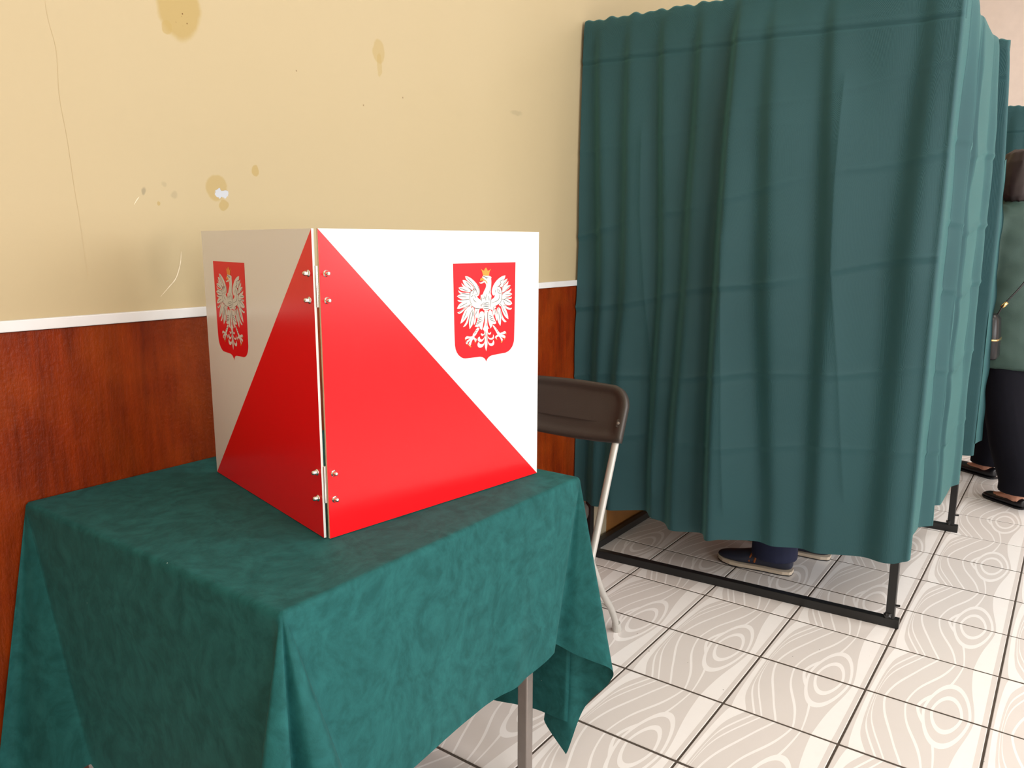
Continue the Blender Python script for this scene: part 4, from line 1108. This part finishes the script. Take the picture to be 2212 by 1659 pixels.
def person(label, hip, f, height, feet, top_mat, leg_mat, hair_mat, hair_long, shoe_mat, sneaker, lean, hand_pts, jacket_hem, leg_r, look=None):
    """hip: pelvis centre on the floor plan; f: facing; feet: [(heel, toe)] left, right."""
    f = Vector((f[0], f[1], 0)).normalized(); l = Vector((-f.y, f.x, 0))
    k = height/1.72
    H = Vector((hip[0], hip[1], 0))
    z = lambda v: Vector((0, 0, v*k))
    hd = H + f*lean*1.25 + z(1.595)
    chest = H + f*lean*.7 + z(1.28)
    body = bmesh.new()
    bm_tube(body, [H+z(.86), H+z(.98), H+f*lean*.4+z(1.12), chest, H+f*lean*.9+z(1.40), H+f*lean+z(1.46)],
            [(.15*k, .10*k), (.155*k, .105*k), (.135*k, .095*k), (.16*k, .105*k), (.15*k, .075*k), (.06*k, .055*k)], l, 20)
    bm_tube(body, [H+f*lean+z(1.42), hd-z(.08)], [.052*k, .048*k], l, 14)
    # head: cranium, jaw, nose, ears
    bf, bl = f, l
    if look: f = Vector((look[0], look[1], 0)).normalized(); l = Vector((-f.y, f.x, 0))
    hf, hl = f, l
    bm_tube(body, [hd-z(.115)+f*.035, hd-z(.095)+f*.028, hd-z(.05)+f*.012, hd+f*.0, hd+z(.05)-f*.004, hd+z(.09)-f*.006, hd+z(.112)-f*.008],
            [(.022, .022), (.045, .045), (.063, .075), (.074, .092), (.072, .092), (.052, .070), (.018, .028)], l, 20)
    bm_tube(body, [hd+f*.080+z(.015), hd+f*.100-z(.012), hd+f*.112-z(.030), hd+f*.085-z(.038)], [.008, .011, .013, .009], l, 8)
    for sg in (1, -1):
        bm_tube(body, [hd+l*sg*.070-z(.035)-f*.005, hd+l*sg*.082-z(.0)-f*.012, hd+l*sg*.078+z(.028)-f*.012], [(.010, .016), (.009, .022), (.006, .016)], l, 8)
    f, l = bf, bl
    arms = []
    for sg, hp in zip((1, -1), hand_pts):
        sh = H + f*lean*.85 + l*sg*.165*k + z(1.375)
        hp = Vector(hp)
        mid = (sh+hp)/2; d = (hp-sh); reach = .54*k
        bend = math.sqrt(max(0, (reach/2)**2-(d.length/2)**2))
        el = mid + (Vector((0, 0, -1))*.8 - f*.55 + l*sg*.25).normalized()*bend
        arms.append((sh, el, hp))
        bm_tube(body, [sh-l*sg*.04, sh, (sh+el)/2, el, (el+hp)/2, hp], [.05*k, .047*k, .042*k, .036*k, .034*k, .024*k], l, 12)
    ankles = []
    for sg, (he, to) in zip((1, -1), feet):
        he = Vector((*he, 0)); to = Vector((*to, 0)); d = (to-he)
        an = he + d*.22 + Vector((0, 0, .085))
        hipj = H + l*sg*.085*k + z(.88)
        kn = (hipj+an)/2 + f*.03 + Vector((0, 0, .02))
        ankles.append((hipj, kn, an, he, to))
        bm_tube(body, [hipj, (hipj+kn)/2, kn, (kn+an)/2+Vector((0, 0, .04)), an, an-Vector((0, 0, .05))], [.078*k, .068*k, .052*k, .050*k, .034*k, .034*k], l, 14)
        bm_tube(body, [he+d*.10+Vector((0, 0, .042)), he+d*.35+Vector((0, 0, .048)), he+d*.62+Vector((0, 0, .034)), he+d*.86+Vector((0, 0, .024))], [(.026, .030), (.028, .026), (.030, .013), (.020, .008)], l, 12)
    p = fuse(body, 'person', .011, MAT['skin'], None, 4)
    tag(p, label, 'person')
    # face details
    f, l = hf, hl
    for sg in (1, -1):
        bm = bmesh.new(); bmesh.ops.create_uvsphere(bm, u_segments=10, v_segments=8, radius=.010, matrix=Matrix.Translation(hd+f*.082+l*sg*.031+z(.012)))
        from_bm('eye', bm, MAT['pwhite'], p, True)
    bm = bmesh.new(); bm_tube(bm, [hd+f*.086-l*.022-z(.066), hd+f*.097-z(.064), hd+f*.086+l*.022-z(.066)], [.004, .007, .004], (0, 0, 1), 8)
    from_bm('mouth', bm, MAT['pred'], p, True)
    # hair
    hb = bmesh.new()
    if hair_long:
        bm_tube(hb, [hd+z(.122)-f*.015, hd+z(.10)-f*.014, hd+z(.05)-f*.020, hd-z(.01)-f*.030, hd-z(.06)-f*.036, hd-z(.105)-f*.036, hd-z(.135)-f*.036],
                [(.030, .036), (.066, .080), (.090, .098), (.098, .088), (.100, .078), (.092, .070), (.070, .058)], l, 28)
    else:
        bm_tube(hb, [hd+z(.120)-f*.012, hd+z(.10)-f*.016, hd+z(.05)-f*.024, hd-z(.01)-f*.036, hd-z(.06)-f*.045],
                [(.024, .030), (.060, .074), (.079, .086), (.078, .070), (.060, .045)], l, 24)
    for v in hb.verts:
        v.co += (v.co-hd).normalized()*.004*math.sin(math.atan2((v.co-hd).dot(l), (v.co-hd).dot(f))*17)
    fuse(hb, 'hair', .007, hair_mat, p, 2)
    f, l = bf, bl
    # jacket
    jb = bmesh.new()
    bm_tube(jb, [H+z(jacket_hem), H+z(jacket_hem+.04), H+z(.95), H+f*lean*.4+z(1.12), chest, H+f*lean*.85+z(1.39), H+f*lean+z(1.455)],
            [(.250*k, .215*k), (.246*k, .210*k), (.205*k, .155*k), (.182*k, .135*k), (.192*k, .138*k), (.178*k, .100*k), (.075*k, .072*k)], l, 28)
    for sg, (sh, el, hp) in zip((1, -1), arms):
        q = hp + (el-hp).normalized()*.03
        bm_tube(jb, [sh-l*sg*.05, sh, (sh+el)/2, el, (el+q)/2, q], [.075*k, .072*k, .066*k, .058*k, .052*k, .046*k], l, 16)
    jk = fuse(jb, 'jacket', .011, top_mat, p, 5)
    # drag folds on the sleeves and body
    me = jk.data
    co = np.zeros(len(me.vertices)*3); me.vertices.foreach_get('co', co); co = co.reshape(-1, 3)
    no = np.zeros(len(me.vertices)*3); me.vertices.foreach_get('normal', no); no = no.reshape(-1, 3)
    w = np.sin(co[:, 2]*31+co[:, 1]*24+1.5*np.sin(co[:, 0]*19))*.0035 + np.sin(co[:, 2]*57-co[:, 1]*33)*.0015
    co += no*w[:, None]
    me.vertices.foreach_set('co', co.ravel()); me.update()
    cb = bmesh.new()
    bm_tube(cb, [H+f*lean+z(1.43), H+f*lean+z(1.455), H+f*lean*1.02+z(1.478)], [(.092*k, .088*k), (.080*k, .076*k), (.074*k, .072*k)], l, 20)
    fuse(cb, 'collar', .008, top_mat, p, 2)
    # trousers
    tb = bmesh.new()
    bm_tube(tb, [H+z(1.0), H+z(.93), H+z(.84), H+z(.79)], [(.150*k, .112*k), (.172*k, .125*k), (.168*k, .122*k), (.10*k, .09*k)], l, 22)
    for hipj, kn, an, he, to in ankles:
        d = (to-he)
        low = he + d*leg_r[3] + Vector((0, 0, leg_r[2]))
        bm_tube(tb, [hipj+z(.02), (hipj+kn)/2, kn, (kn+low)/2, low+Vector((0, 0, .06)), low], [.098*k, .094*k, leg_r[0], leg_r[0]*.98, leg_r[1], leg_r[1]*1.02], l, 18)
    fuse(tb, 'trousers', .010, leg_mat, p, 3)
    for he, to in feet:
        shoe(p, he, to, shoe_mat, sneaker)
    for sg, (sh, el, hp) in zip((1, -1), arms):
        hand('hand', hp, (hp-el), Vector((0, 0, -1)), MAT['skin'], p, sg)
    return p

person('person in navy trousers and navy slip-on shoes standing behind the booth curtain', (2.99, -.735), (0, 1), 1.74,
       [((2.880, -.790), (2.862, -.503)), ((3.114, -.868), (3.105, -.585))], MAT['navy'], MAT['navy'], MAT['hair'], False,
       MAT['navy_shoe'], True, .05, [(2.90, -.42, 1.08), (3.08, -.42, 1.08)], .74, (.086, .084, .056, .25))
person('woman in a dark green jacket and black trousers at the right edge', (4.60, -1.315), (.60, .80), 1.69,
       [((4.27, -1.452), (4.409, -1.272)), ((4.755, -1.296), (4.915, -1.070))], MAT['jacket'], MAT['black_cloth'], MAT['hair'], True,
       MAT['flat_shoe'], False, .07, [(4.62, -1.02, 1.02), (4.86, -1.16, 1.02)], .650, (.098, .090, .075, .17), look=(.74, .67))
# handbag at her side
bag = empty('handbag', (4.27, -1.255, .707), 'black leather handbag with a gold band hanging at the side of the woman', 'handbag')
bm = bmesh.new()
bm_tube(bm, [(4.27, -1.243, 0.7070), (4.27, -1.243, 0.7170), (4.27, -1.240, 0.8170), (4.27, -1.238, 0.8920), (4.27, -1.238, 0.9120)], [(.085, .030), (.092, .036), (.092, .035), (.080, .030), (.066, .018)], (1, 0, 0), 24, power=3.5)
from_bm('bag_body', bm, MAT['leather'], bag, True)
bm = bmesh.new(); bm_tube(bm, [(4.27, -1.2425, 0.7950), (4.27, -1.2425, 0.8020)], [(.0945, .0375)]*2, (1, 0, 0), 24, power=3.5)
from_bm('gold_band', bm, MAT['gold'], bag, True)
bm = bmesh.new()
P = catmull([(4.27, -1.25, .897), (4.28, -1.275, .957), (4.32, -1.335, 1.05), (4.40, -1.40, 1.18), (4.47, -1.425, 1.34), (4.54, -1.40, 1.435)], 8)
bm_tube(bm, [tuple(p) for p in P], [(.008, .004)]*len(P), (1, 0, 0), 8)
from_bm('strap', bm, MAT['leather'], bag, True)
bm = bmesh.new(); bm_tube(bm, [(4.278, -1.268, .945), (4.285, -1.285, .968)], .009, n=10)
from_bm('strap_ring', bm, MAT['gold'], bag, True)
